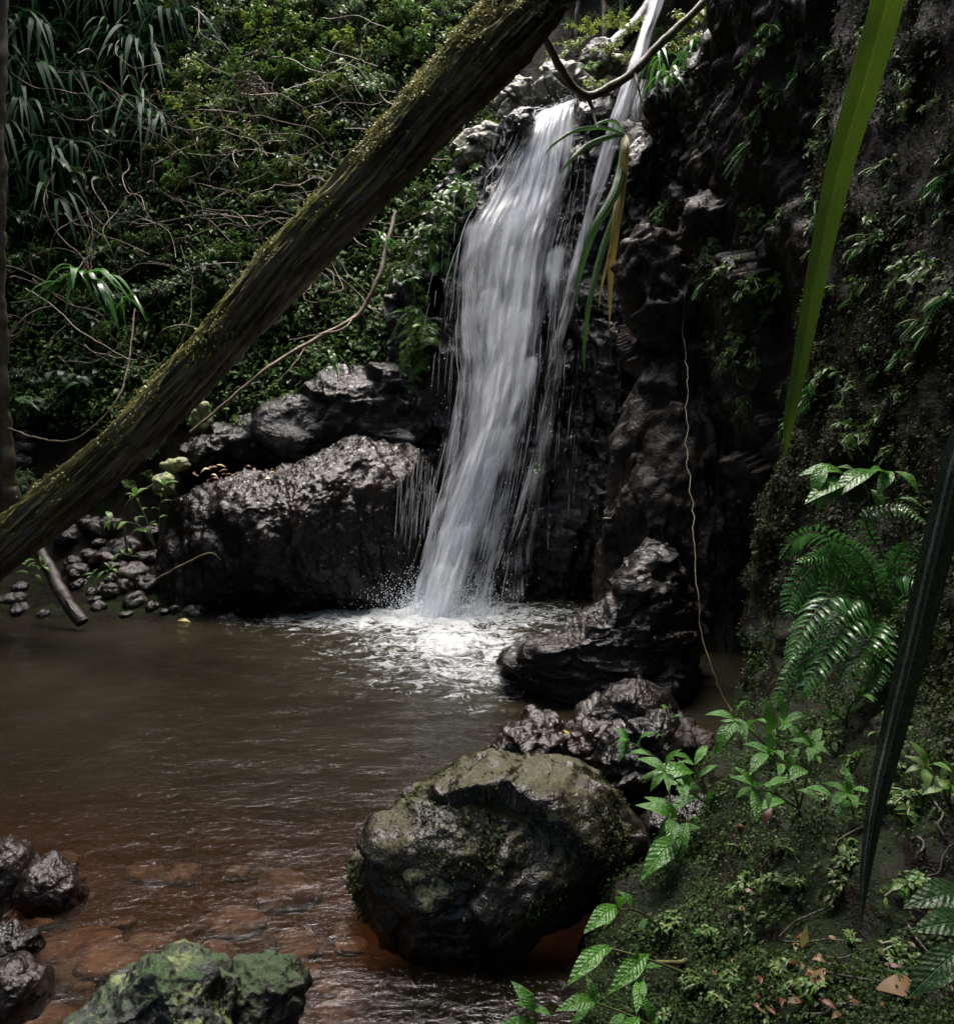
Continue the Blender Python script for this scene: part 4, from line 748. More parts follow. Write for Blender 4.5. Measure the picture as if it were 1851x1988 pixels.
# ------------------------------------------------------------------ long hanging leaves
def strap(pts, wid, mat, name="leaf", parent=None, nl=70, nw=9, fold=0.18, label=None, cat=None, group=None, off=None, side=None):
    P = spline([at(*p) for p in pts], nl); t = np.linspace(0, 1, nl); wv = np.interp(t, np.linspace(0, 1, len(wid)), wid)
    T = norm(np.gradient(P, axis=0)); vw = norm(P - CAM); S = norm(np.cross(T, vw) if side is None else np.cross(T, np.asarray(side, float) + 0 * T)); U = np.cross(S, T)
    s = np.linspace(-1, 1, nw)
    V = P[:, None] + S[:, None] * (wv[:, None, None] * 0.5 * s[None, :, None]) + U[:, None] * (fold * wv[:, None, None] * (np.abs(s)[None, :, None] - 0.5))
    V = V + (0.004 * fbm(V.reshape(-1, 3) * 9, 2)).reshape(nl, nw, 1)
    uv = np.stack(np.broadcast_arrays((s * 0.5 + 0.5)[None], t[:, None]), -1).reshape(-1, 2)
    c = P[0] if off is None else off
    me = mk_mesh(name, V.reshape(-1, 3) - c, grid_faces(nl, nw), uv=uv, attrs={"tint": np.full(nl * nw, .5)}, mats=[M[mat]])
    o = link(name, me, parent, c if parent is None else None)
    return tag(o, label, cat, group)
strap([(1790, -330, 1.25), (1752, -120, 1.4), (1722, 0, 1.5), (1680, 150, 1.55), (1637, 300, 1.6), (1608, 420, 1.62), (1580, 560, 1.63), (1553, 700, 1.63), (1532, 810, 1.62), (1521, 890, 1.62)],
      [0.042, .050, .052, .052, .049, .044, .039, .033, .027, .019, .003], 'big1', "long_leaf", label="long bright green strap leaf hanging in front of the dark cliff", cat="leaf")
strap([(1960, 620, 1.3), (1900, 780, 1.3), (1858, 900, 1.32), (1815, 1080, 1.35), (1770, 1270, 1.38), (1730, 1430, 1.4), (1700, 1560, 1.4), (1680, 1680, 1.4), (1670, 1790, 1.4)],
      [0.03, .038, .043, .045, .045, .043, .040, .034, .026, .016, .003], 'big2', "long_leaf", label="long dark folded leaf with painted sheen lines drooping over the mossy bank", cat="leaf", fold=0.42)

# strap-leaved epiphyte hanging beside the stream
ep = thing("epiphyte", "strap leaved plant hanging off the cliff edge with yellowing leaves", "plant", at(1212, 262, 7.4)); epo = at(1212, 262, 7.4)
for pts, wd, m in [([(1212, 262, 7.4), (1170, 248, 7.2), (1120, 252, 7.0), (1080, 275, 6.9), (1055, 302, 6.9)], .032, 'epi'), ([(1212, 262, 7.4), (1180, 266, 7.2), (1140, 282, 7.0), (1110, 308, 6.9), (1088, 336, 6.9)], .045, 'epi'),
                   ([(1210, 268, 7.4), (1205, 330, 7.3), (1190, 380, 7.2), (1150, 450, 7.1), (1125, 530, 7.1), (1117, 600, 7.1)], .075, 'epi'), ([(1212, 268, 7.4), (1206, 360, 7.3), (1196, 430, 7.2), (1186, 520, 7.2), (1182, 640, 7.2)], .075, 'epiy'),
                   ([(1212, 270, 7.4), (1204, 380, 7.3), (1170, 480, 7.2), (1145, 580, 7.1), (1134, 660, 7.1), (1133, 722, 7.1)], .05, 'epi'), ([(1213, 262, 7.4), (1214, 290, 7.3), (1206, 350, 7.3), (1192, 400, 7.3)], .06, 'epiy'),
                   ([(1196, 430, 7.3), (1180, 500, 7.2), (1166, 560, 7.2), (1162, 600, 7.2)], .022, 'epiy'), ([(1212, 258, 7.4), (1190, 235, 7.3), (1160, 240, 7.2), (1140, 258, 7.2)], .025, 'epi')]:
    strap(pts, [wd * .5, wd, wd * 1.05, wd * .9, wd * .6, .003], m, "leaf", ep, nl=40, nw=5, off=epo, fold=0.25)

# ------------------------------------------------------------------ plants
def to_mat(P, D, Uu, s):
    D = Vector(D).normalized(); X = D.cross(Vector(Uu)).normalized(); Z = X.cross(D)
    m = Matrix((X, D, Z)).transposed().to_4x4(); m.translation = Vector(P); return m @ Matrix.Scale(s, 4)
def unit_leaf(name, W, droop, mats, ns=8, fold=0.2, shape=0.45, tint=0.5):
    V, Fc, k = leaves([[0, 0, 0]], [[0, 1, 0]], [[0, 0, 1]], np.array([1.0]), np.array([W]), droop=droop, ns=ns, fold=fold, shape=shape)
    V[:, 2] += 0.02 * np.sin(V[:, 1] * 26) * np.abs(V[:, 0]) * 4
    return mk_mesh(name, V, Fc, attrs={"tint": np.full(len(V), tint)}, mats=mats)
UL = [unit_leaf("leaf", 0.36, 0.25, [M['leafV']], tint=.35), unit_leaf("leaf", 0.38, 0.42, [M['leafV']], tint=.6), unit_leaf("leaf", 0.32, 0.15, [M['leafV']], tint=.85)]
UA = [unit_leaf("leaf", 0.34, 0.25, [M['leafA']], tint=.35), unit_leaf("leaf", 0.38, 0.35, [M['leafA']], tint=.8)]
UDk = [unit_leaf("leaf", 0.42, 0.3, [M['leafW']], tint=.5), unit_leaf("leaf", 0.40, 0.2, [M['leafW']], tint=.9)]
def leafy_plant(name, label, stems, size, ul, group=None, every=0.045, cat="plant", spread=0.9, rad=0.004, term=4, start=0.25):
    c = at(*stems[0][0]); t = thing(name, label, cat, c, group)
    for st in stems:
        P = spline([at(*p) for p in st], 40); V, Fc = tube(P, np.linspace(rad, rad * 0.45, 40), 6)
        link("stem", mk_mesh("stem", V - c, Fc, attrs={"tint": np.full(len(V), .5)}, mats=[M['stem']]), t)
        ln = np.linalg.norm(np.diff(P, axis=0), axis=1).sum(); n = max(2, int(ln * (1 - start) / every)); a0 = rng.uniform(0, 6)
        spec = [(start + (1 - start) * i / n, a0 + i * 2.4, 1.0) for i in range(n)] + [(1.0, a0 + 6.28 * j / term, 0.95) for j in range(term)]
        for f, a, s in spec:
            i = min(38, int(f * 39)); T = norm(P[i + 1] - P[i]); X = norm(np.cross(T, [0.2, 0.1, 1.0])); Y_ = np.cross(X, T)
            D = norm(math.cos(a) * X + math.sin(a) * Y_ + T * rng.uniform(.2, .6) + [0, -0.25, 0.05]) * spread + T * 0.2
            o = link("leaf", ul[int(rng.integers(len(ul)))], t); o.matrix_local = to_mat(P[i] - c, D, (0.1 * rng.normal(), -0.35, 1), size * s * rng.uniform(.5, 1.1))
    return t
def single_leaves(t, c, specs, ul):
    for (u, v, Y, u2, v2, Y2) in specs:
        p, q = at(u, v, Y), at(u2, v2, Y2); o = link("leaf", ul[int(rng.integers(len(ul)))], t)
        o.matrix_local = to_mat(p - c, q - p, (0.1 * rng.normal(), -0.6, 1), np.linalg.norm(q - p))
pl = leafy_plant("broadleaf_plant", "glossy bright green broadleaf sapling standing between boulder and mossy bank", [[(1440, 1712, 2.75), (1400, 1640, 2.8), (1370, 1560, 2.85), (1345, 1480, 2.9)], [(1400, 1640, 2.8), (1350, 1600, 2.7), (1300, 1590, 2.65)], [(1370, 1560, 2.85), (1330, 1530, 2.8), (1290, 1500, 2.75)]], 0.125, UL, every=0.04)
single_leaves(pl, at(1440, 1712, 2.75), [(1320, 1625, 2.65, 1246, 1690, 2.5), (1345, 1500, 2.8, 1255, 1490, 2.75), (1390, 1620, 2.7, 1400, 1700, 2.6)], UL)
pl = leafy_plant("broadleaf_plant", "broadleaf sprig with a star of wet leaves over the dark rock", [[(1300, 1560, 3.0), (1290, 1490, 3.05), (1240, 1450, 3.05), (1215, 1440, 3.05)]], 0.10, UL, term=6, start=0.5)
leafy_plant("broadleaf_plant", "thin seedling with few leaves growing in front of the cliff's foot", [[(1300, 1500, 3.6), (1285, 1440, 3.6), (1300, 1400, 3.6), (1290, 1375, 3.6)]], 0.08, UL, term=2, start=0.4, every=0.08)
def bk(u, v, lift=.05):
    return float(near_surface(BKV, BKN, u, v)[0][1]) - lift
leafy_plant("broadleaf_plant", "light green leafy shoot over the mossy upright rock", [[(1490, 1450, bk(1490, 1450, .02)), (1450, 1415, bk(1490, 1450, .12)), (1425, 1400, bk(1490, 1450, .18))], [(1490, 1450, bk(1490, 1450, .02)), (1500, 1420, bk(1490, 1450, .12)), (1520, 1405, bk(1490, 1450, .15))]], 0.13, UL, term=4, start=0.3, every=0.06)
leafy_plant("broadleaf_plant", "spreading leafy clump right of the mossy upright rock", [[(1550, 1570, bk(1550, 1570, .0)), (1530, 1500, bk(1550, 1570, .12)), (1490, 1460, bk(1550, 1570, .18))], [(1550, 1570, bk(1550, 1570, .0)), (1500, 1540, bk(1550, 1570, .14)), (1460, 1530, bk(1550, 1570, .2))], [(1550, 1570, bk(1550, 1570, .0)), (1570, 1490, bk(1550, 1570, .1)), (1575, 1450, bk(1550, 1570, .14))]], 0.105, UL, every=0.05)
pl = leafy_plant("broadleaf_plant", "large leaved seedling leaning out over the water at the bank's foot", [[(1280, 1800, 2.3), (1240, 1770, 2.25), (1200, 1765, 2.2)], [(1330, 1890, 2.05), (1250, 1860, 2.0), (1180, 1840, 2.0)]], 0.09, UL, term=2, every=0.09)
single_leaves(pl, at(1280, 1800, 2.3), [(1200, 1760, 2.2, 1138, 1796, 2.1), (1180, 1835, 2.0, 1100, 1905, 1.9), (1258, 1852, 2.0, 1180, 1925, 1.9), (1245, 1900, 1.95, 1235, 1960, 1.85)], UL)
pl = leafy_plant("broadleaf_plant", "low leafy sprig at the picture's bottom border below the bank", [[(1290, 2010, 1.8), (1230, 1975, 1.8), (1150, 1945, 1.8)], [(1060, 2080, 1.75), (1045, 2010, 1.75), (1035, 1960, 1.75)]], 0.085, UL, term=2, every=0.06)
single_leaves(pl, at(1290, 2010, 1.8), [(1160, 1945, 1.8, 1085, 1950, 1.75), (1040, 1970, 1.75, 1005, 1905, 1.75), (1050, 2000, 1.75, 965, 1985, 1.7), (1240, 1975, 1.8, 1190, 2040, 1.7)], UL)
leafy_plant("broadleaf_plant", "small bright seedling between the fern and the drooping dark leaf", [[(1640, 1400, bk(1640, 1400, .0)), (1650, 1370, bk(1640, 1400, .08)), (1670, 1350, bk(1640, 1400, .1))], [(1640, 1400, bk(1640, 1400, .0)), (1610, 1380, bk(1640, 1400, .08))]], 0.075, UL, every=0.04)
leafy_plant("broadleaf_plant", "rosette of wet leaves below the drooping dark leaf's middle", [[(1655, 1580, bk(1655, 1580, .0)), (1650, 1555, bk(1655, 1580, .06)), (1645, 1540, bk(1655, 1580, .08))]], 0.08, UL, every=0.03, term=5)
leafy_plant("broadleaf_plant", "leafy shoots at the right border above the toothed leaves", [[(1840, 1560, bk(1840, 1560, .0)), (1820, 1510, bk(1840, 1560, .06)), (1795, 1490, bk(1840, 1560, .1))], [(1840, 1560, bk(1840, 1560, .0)), (1845, 1520, bk(1840, 1560, .08))]], 0.07, UA, every=0.03)
pl = thing("broadleaf_plant", "big dark toothed leaves entering at the bottom right corner", "plant", at(1880, 1880, 1.4))
single_leaves(pl, at(1880, 1880, 1.4), [(1870, 1835, 1.4, 1762, 1930, 1.35), (1890, 1800, 1.45, 1780, 1790, 1.4), (1880, 1740, 1.5, 1770, 1735, 1.45), (1890, 1770, 1.5, 1815, 1760, 1.5)], UDk)
P = np.array([at(1890, 1700, 1.5), at(1880, 1800, 1.45), at(1880, 1900, 1.4)]); V, Fc = tube(spline(P, 20), 0.005, 6); link("stem", mk_mesh("stem", V - at(1880, 1880, 1.4), Fc, attrs={"tint": np.full(len(V), .5)}, mats=[M['stem']]), pl)
pl = thing("broadleaf_plant", "row of long oval leaves sticking out above the fern", "plant", at(1700, 1020, 3.2))
single_leaves(pl, at(1700, 1020, 3.2), [(1650, 935, 3.2, 1560, 965, 3.1), (1640, 920, 3.2, 1550, 905, 3.2), (1600, 905, 3.2, 1575, 950, 3.1), (1700, 915, 3.2, 1610, 950, 3.1), (1720, 925, 3.2, 1690, 905, 3.1), (1735, 915, 3.2, 1790, 945, 3.1), (1730, 915, 3.2, 1705, 950, 3.1), (1690, 950, 3.2, 1720, 985, 3.1), (1735, 970, 3.2, 1790, 975, 3.1), (1620, 925, 3.2, 1590, 975, 3.1), (1660, 915, 3.2, 1625, 900, 3.2)], UL)
for pts in ([(1710, 1080, 3.3), (1690, 1000, 3.25), (1675, 940, 3.2), (1600, 910, 3.2)], [(1760, 1060, 3.3), (1745, 980, 3.25), (1730, 915, 3.2)]):
    V, Fc = tube(spline([at(*p) for p in pts], 24), 0.004, 6); link("stem", mk_mesh("stem", V - at(1700, 1020, 3.2), Fc, attrs={"tint": np.full(len(V), .5)}, mats=[M['stem']]), pl)
leafy_plant("small_plant", "small bright leafy plant clinging to the ledge boulder's left side", [[(300, 1060, 7.5), (285, 1010, 7.5), (262, 960, 7.55)], [(300, 1060, 7.5), (270, 1020, 7.5), (215, 1010, 7.5)], [(310, 1050, 7.5), (310, 990, 7.5), (320, 940, 7.55)], [(290, 1080, 7.5), (262, 1080, 7.5), (240, 1075, 7.5)]], 0.14, UA, every=0.06, rad=0.006)
leafy_plant("small_plant", "small green plant among stones at the log's foot", [[(60, 1120, 7.3), (50, 1095, 7.3)], [(60, 1120, 7.3), (85, 1100, 7.3)]], 0.13, UA, every=0.05, rad=0.006)
leafy_plant("small_plant", "tiny green sprig beside the dead branch in the water", [[(190, 1130, 7.5), (180, 1115, 7.5)], [(200, 1125, 7.5), (215, 1105, 7.5)]], 0.10, UA, every=0.05, rad=0.005)
leafy_plant("small_plant", "tiny sprig with two bright leaves on the wet rock behind the fall", [[(1045, 920, 7.7), (1042, 912, 7.65)]], 0.075, UA, term=3, rad=0.003)

branch("tree_trunk", "mossy tree trunk leaning right behind the waterfall's lip", "tree", [(1150, 130, 11.0), (1190, 90, 11.3), (1240, 40, 11.6), (1300, -60, 12.0)], [0.12, .10, .09, .08], 'deadwood', ns=12)
branch("tree_trunk", "thin pale sapling trunk upstream beside the mossy trunk", "tree", [(1165, 110, 11.5), (1172, 60, 11.5), (1168, -60, 11.6)], [0.035, .03, .025], 'twig')
branch("tree_trunk", "thin dark sapling trunk upstream near the log's end", "tree", [(1120, 110, 11.8), (1118, 60, 11.8), (1125, -60, 11.8)], [0.03, .028, .025], 'mosstwig')
branch("tree_trunk", "thin forked sapling trunk upstream behind the two others", "tree", [(1200, 90, 12.2), (1206, 40, 12.2), (1200, -60, 12.2)], [0.03, .028, .025], 'twig')

# small plants on the cliff and on the bank: built on the rock surface, each its own object
def cliff_plant(u, v, size, kind, label, group=None, surf='cliff'):
    p, n = near_surface(CLV, CLN, u, v) if surf == 'cliff' else near_surface(BKV, BKN, u, v)
    q, nq = near_surface(BKV, BKN, u, v)
    if surf == 'cliff' and np.linalg.norm(q - CAM) < np.linalg.norm(p - CAM) and abs(925.5 + F * ((q - CAM) @ RGT) / ((q - CAM) @ FWD) - u) < 12: p, n = q, nq
    mb = MB(); L = size / F * np.dot(p - CAM, FWD)
    for sidx in range(int(rng.integers(3, 6))):
        d0 = norm(n * 0.9 + rng.normal(0, .5, 3) + [0, 0, 0.2]); ln_ = L * rng.uniform(.6, 1.1); tt = np.linspace(0, 1, 10)
        S = p + d0 * (tt * ln_)[:, None] + np.array([0, 0, -0.55]) * (ln_ * tt ** 2)[:, None]
        V, Fc = tube(S, 0.004, 4); mb.add(V, Fc, 0.4, 1); T = norm(np.gradient(S, axis=0))
        X = norm(np.cross(T, n + [0, 0, .3]))
        if kind == 'pinnate':
            i = np.arange(2, 10).repeat(2); sg = np.tile([1, -1], 8)[:, None]; add_leaves(mb, S[i], X[i] * sg + T[i] * .5, n + 0 * T[i], L * 0.42 * (1 - 0.06 * i), L * 0.11, droop=.25, ns=3)
        else:
            i = rng.integers(2, 10, 9); add_leaves(mb, S[i], X[i] * np.sign(rng.normal(size=9))[:, None] + T[i] * .4 + rng.normal(0, .4, (9, 3)), n + rng.normal(0, .3, (9, 3)), L * rng.uniform(.3, .5, 9), L * .17, droop=.3, ns=4)
    nm = "cliff_fern" if kind == 'pinnate' else "cliff_plant"
    return tag(link(nm, mb.mesh(nm, [M['fern' if kind == 'pinnate' else 'leafA'], M['stem']], off=p), None, p), label, "fern" if kind == 'pinnate' else "plant", group)
for (u, v, s, kd, lb) in [(1460, 280, 55, 'pinnate', "light green feathery fern on the cliff below the pale twig"), (1300, 400, 45, 'l', "glossy dark clump on the cliff beneath the flat shelf"), (1350, 420, 45, 'l', "second glossy clump on the cliff beside the slanting boulder"),
                          (1330, 470, 45, 'l', "hanging leafy clump low on the cliff's slanting boulder"), (1375, 480, 40, 'l', "leafy spray at the cliff's slanting boulder edge"), (1370, 550, 45, 'pinnate', "drooping fern on the cliff above the dark alcove"), (1400, 520, 35, 'l', "small leafy clump with a yellow leaf on the cliff"),
                          (1470, 545, 35, 'l', "little plant with one upright leaf holding a root thread"), (1420, 690, 40, 'l', "dull yellow-green plant on the cliff's dark middle"), (1580, 770, 60, 'pinnate', "wet shining fern low beside the long bright leaf's tip"), (1600, 740, 45, 'l', "small light leaves above the shining fern near the long leaf"),
                          (1690, 455, 50, 'pinnate', "dark fern fronds on the cliff beyond the long leaf"), (1830, 350, 60, 'pinnate', "fern at the right border halfway up the cliff"), (1800, 520, 60, 'l', "bushy shining plant on the right border's cliff"), (1770, 185, 35, 'l', "single pale leaved sprig high on the cliff"),
                          (1830, 570, 50, 'pinnate', "second fern on the right border's cliff below the bushy plant"), (1740, 700, 45, 'pinnate', "silvery fern on the wall above the oval leaves"), (1730, 870, 45, 'l', "silvery wet sprig on the wall above the oval leaves"), (1590, 60, 45, 'l', "sprig at the top of the cliff beside the long leaf"),
                          (1480, 100, 40, 'l', "small sprig under the cliff top's mossy rim"), (1280, 420, 40, 'pinnate', "small fern hanging under the flat shelf near the stream")]:
    cliff_plant(u, v, s, kd, lb)
for i in range(46):
    v = rng.uniform(280, 720); u = rng.uniform(max(790, 960 - (v - 250) * .62), max(850, 985 - (v - 250) * .42)) - 22
    cliff_plant(u, v, rng.uniform(26, 52), 'pinnate' if i % 4 == 0 else 'l', "wet fern on the rock face just left of the falling water" if i % 4 == 0 else "wet leafy herb on the rock face just left of the falling water", "ferns left of the fall" if i % 4 == 0 else "herbs left of the fall")
for i in range(90):
    u, v = rng.uniform(1420, 1850), rng.uniform(20, 880)
    cliff_plant(u, v, rng.uniform(18, 46), 'pinnate' if i % 3 == 0 else 'l', "tiny fern clinging to the dark mossy wall" if i % 3 == 0 else "tiny leafy plant clinging to the dark mossy wall", "tiny ferns on the wall" if i % 3 == 0 else "tiny plants on the wall")
for i in range(60):
    u, v = rng.uniform(1280, 1840), rng.uniform(1380, 1980)
    if v < 1750 - (u - 1280) * 1.2 + 40: continue
    cliff_plant(u, v, rng.uniform(22, 60), 'l', "little green seedling rooted in the mossy bank", "seedlings on the mossy bank", 'bank')

# big fern on the right
fr = thing("fern", "large glossy green fern with drooping fronds on the bank", "fern", at(1690, 1190, 3.1)); fo = at(1690, 1190, 3.1)
def frond(pts, wmax, parent, off, mat='fern', n=30):
    P = spline([at(*p) for p in pts], n + 4); T = norm(np.gradient(P, axis=0)); mb = MB(); V, Fc = tube(P, np.linspace(.004, .0012, n + 4), 5); mb.add(V, Fc, .3, 1)
    vw = norm(P - CAM); roll = rng.uniform(-.9, .9); X = norm(np.cross(T, vw)); X = norm(math.cos(roll) * X + math.sin(roll) * np.cross(X, T)); t = np.linspace(0, 1, n + 4)
    for i in range(3, n + 3):
        w_ = wmax * min(1, (t[i] / .25) ** .6) * (1 - t[i]) ** .75 + 0.008
        for sg in (1, -1):
            d = norm(X[i] * sg + T[i] * .5 + rng.normal(0, .08, 3)); tn = np.clip(rng.normal(.55, .25), 0, 1); nn_ = np.cross(T[i], X[i]); nn_ = nn_ * np.sign(nn_[2] + 1e-6)
            add_leaves(mb, [P[i]], [d], [nn_ + rng.normal(0, .15, 3)], np.array([w_]), np.array([w_ * .15 + .004]), ns=6, droop=.3, fold=.25, shape=.2, tint=tn)
            m = 7; s = np.linspace(.12, .85, m); Q = P[i] + d * (s * w_)[:, None] + np.array([0, 0, -.3]) * (w_ * s ** 1.8)[:, None] * .8; y_ = norm(np.cross(d, nn_))
            for sg2 in (1, -1): add_leaves(mb, Q, y_ * sg2 + d * .7, nn_ + np.zeros((m, 3)), (w_ * .13 * (1 - .7 * s) + .003), (w_ * .13 * (1 - .7 * s) + .003) * .5, ns=2, droop=.1, tint=tn * np.ones(m))
    link("frond", mb.mesh("frond", [M[mat], M['stem']], off=off), parent)
for pts, wd in [([(1720, 1190, 3.2), (1660, 1080, 3.1), (1590, 1035, 3.0), (1540, 1050, 2.95), (1512, 1085, 2.9)], .11), ([(1700, 1180, 3.2), (1640, 1090, 3.1), (1580, 1100, 2.95), (1540, 1150, 2.9), (1530, 1200, 2.85)], .12),
                ([(1700, 1190, 3.1), (1640, 1150, 3.0), (1590, 1180, 2.9), (1550, 1240, 2.85), (1530, 1290, 2.8)], .13), ([(1700, 1190, 3.1), (1650, 1200, 2.95), (1610, 1260, 2.85), (1570, 1320, 2.8), (1550, 1350, 2.8)], .13),
                ([(1700, 1190, 3.1), (1690, 1230, 2.95), (1660, 1290, 2.85), (1630, 1330, 2.8)], .12), ([(1710, 1180, 3.2), (1730, 1100, 3.15), (1760, 1060, 3.1), (1790, 1080, 3.0)], .10), ([(1700, 1190, 3.2), (1740, 1120, 3.1), (1790, 1130, 3.0), (1800, 1170, 2.95)], .11),
                ([(1660, 1240, 3.0), (1600, 1260, 2.9), (1540, 1300, 2.85), (1500, 1370, 2.8)], .08), ([(1700, 1200, 3.1), (1740, 1180, 3.0), (1770, 1220, 2.9), (1780, 1270, 2.9)], .10), ([(1715, 1085, 3.2), (1680, 1010, 3.15), (1740, 985, 3.1), (1800, 1020, 3.0)], .06),
                ([(1700, 1200, 3.15), (1640, 1120, 3.05), (1600, 1080, 2.95), (1545, 1090, 2.9)], .10), ([(1700, 1200, 3.1), (1670, 1160, 3.0), (1620, 1200, 2.9), (1590, 1260, 2.85)], .11), ([(1700, 1210, 3.1), (1720, 1230, 2.95), (1700, 1310, 2.85), (1680, 1350, 2.8)], .10), ([(1710, 1190, 3.15), (1690, 1110, 3.05), (1650, 1060, 3.0), (1600, 1050, 2.95)], .09)]:
    frond(pts, wd, fr, fo, n=22)
fr2 = thing("fern", "small light green fern sprig below the large glossy fern", "fern", at(1720, 1300, 2.9))
for pts, wd in [([(1730, 1290, 2.9), (1690, 1285, 2.85), (1640, 1305, 2.8)], .05), ([(1730, 1290, 2.9), (1700, 1270, 2.85), (1670, 1280, 2.8)], .05)]:
    frond(pts, wd, fr2, at(1720, 1300, 2.9), 'leafD', 12)

# ------------------------------------------------------------------ hillside vegetation
def shrub_mesh(name, mat, nst, h, leafL, nleaf, seed, narrow=.42, spread=.75):
    r = np.random.default_rng(seed); mb = MB()
    for s in range(nst):
        a = r.uniform(0, 6.28); d = np.array([math.cos(a) * spread, math.sin(a) * spread, r.uniform(.5, 1.1)]); d /= np.linalg.norm(d); ln_ = h * r.uniform(.6, 1.1); tt = np.linspace(0, 1, 12)
        S = d * (tt * ln_)[:, None] + np.array([0, 0, -.35]) * (ln_ * tt ** 2)[:, None] + 0.03 * np.cumsum(r.normal(size=(12, 3)), 0) * h * .5
        V, Fc = tube(S, np.linspace(.008, .003, 12), 4); mb.add(V, Fc, .4, 1)
        T = norm(np.gradient(S, axis=0)); i = r.integers(2, 12, nleaf); n = nleaf
        X = norm(np.cross(T[i], [0, 0, 1.0])) * np.where(r.random(n) < .5, 1, -1)[:, None]
        D = X + T[i] * r.uniform(.1, .7, (n, 1)) + r.normal(0, .35, (n, 3)); P = S[i] + r.normal(0, .02, (n, 3))
        L = leafL * r.uniform(.55, 1.3, n); add_leaves(mb, P, D, np.array([0, 0, 1.0]) + r.normal(0, .35, (n, 3)), L, L * narrow, droop=.35, ns=3, tint=np.clip(r.normal(.5, .28, n), 0, 1))
    return mb.mesh(name, [M[mat], M['twig']])
def strap_mesh(name, mat, n, L, W, seed, up=0.9):
    r = np.random.default_rng(seed); mb = MB(); a = r.uniform(0, 6.28, n); e = r.uniform(.3, 1.2, n) * up
    D = np.stack([np.cos(a), np.sin(a), e], -1); LL = L * r.uniform(.6, 1.15, n)
    add_leaves(mb, np.zeros((n, 3)) + r.normal(0, .03, (n, 3)), D, np.array([0, 0, 1.0]) + 0 * D, LL, W * r.uniform(.8, 1.2, n), droop=r.uniform(.7, 1.25, n), ns=10, fold=.3, shape=.35, tint=np.clip(r.normal(.5, .3, n), 0, 1))
    return mb.mesh(name, [M[mat]])
def copy_of(me, name, p, s, label, cat, group, tilt=None, rz=None):
    o = link(name, me, None, p); o.scale = (s, s, s); o.rotation_euler = (tilt[0] if tilt else rng.uniform(-.25, .25), tilt[1] if tilt else rng.uniform(-.25, .25), rng.uniform(0, 6.28) if rz is None else rz); return tag(o, label, cat, group)
SH = {'A': [shrub_mesh("shrub", 'leafA', 9, .55, .085, 34, 100 + i) for i in range(3)], 'B': [shrub_mesh("shrub", 'leafB', 8, .55, .075, 32, 200 + i) for i in range(3)],
      'C': [shrub_mesh("shrub", 'leafC', 9, .5, .09, 34, 300 + i) for i in range(2)], 'L': [shrub_mesh("shrub", 'leafC', 7, .6, .19, 14, 450 + i, .45) for i in range(2)], 'N': [shrub_mesh("shrub", 'leafA', 8, .5, .13, 22, 400 + i, .24) for i in range(2)]}
ST = [strap_mesh("strap_plant", 'strap', 22, 1.0, .055, 500 + i) for i in range(3)]
zones = [  # u0,u1,v0,v1,n,size,types,label,group
    (520, 960, -60, 200, 56, .8, 'AABB', "sunlit small leaved shrub on the bank high above the log", "sunlit shrubs above the log"),
    (280, 620, -30, 190, 28, .8, 'AABCL', "mid green shrub at the top of the overgrown bank", "shrubs at the bank's top"),
    (300, 720, 180, 420, 44, .7, 'ABBAL', "small leaved shrub tangled among bare vines on the bank", "shrubs among the vines"),
    (0, 300, 250, 560, 26, .75, 'CCALL', "dark leaved shrub in the shade of the strap leaved plants", "dark shrubs in the shade"),
    (0, 560, 480, 800, 38, .65, 'CCANLL', "dark leafy undershrub on the bank behind the log", "undershrubs behind the log"),
    (700, 930, 290, 520, 20, .5, 'ABN', "pale green shrub between the log and the waterfall's top", "shrubs beside the fall's top"),
    (520, 860, 500, 770, 44, .45, 'AAN', "glossy leafy herb on the wet bank left of the waterfall", "herbs on the wet bank"),
    (930, 1150, -20, 140, 12, .5, 'BA', "sunlit shrub upstream of the waterfall's lip", "shrubs upstream of the lip"),
    (20, 340, 760, 960, 22, .36, 'CNA', "dim leafy herb in the dark strip beneath the log", "herbs beneath the log"),
    (1090, 1330, -60, 130, 20, .5, 'BAB', "pale green shrub on the slope behind the upper chute", "shrubs behind the upper chute"),
    (940, 1060, 170, 270, 9, .3, 'AB', "small herb between the pale rocks at the lip", "herbs at the lip"),
]
nshr = 0
for (u0, u1, v0, v1, n, s, ty, lb, gp) in zones:
    for i in range(n):
        u, v = rng.uniform(u0, u1), rng.uniform(v0, v1); p = hit(u, v, 8.4)
        if p is None: continue
        k = ty[int(rng.integers(len(ty)))]; copy_of(SH[k][int(rng.integers(len(SH[k])))], "shrub", p - [0, 0.12, 0.0], s * rng.uniform(.6, 1.3), lb, "shrub", gp, tilt=(rng.uniform(.1, .7), rng.uniform(-.3, .3))); nshr += 1
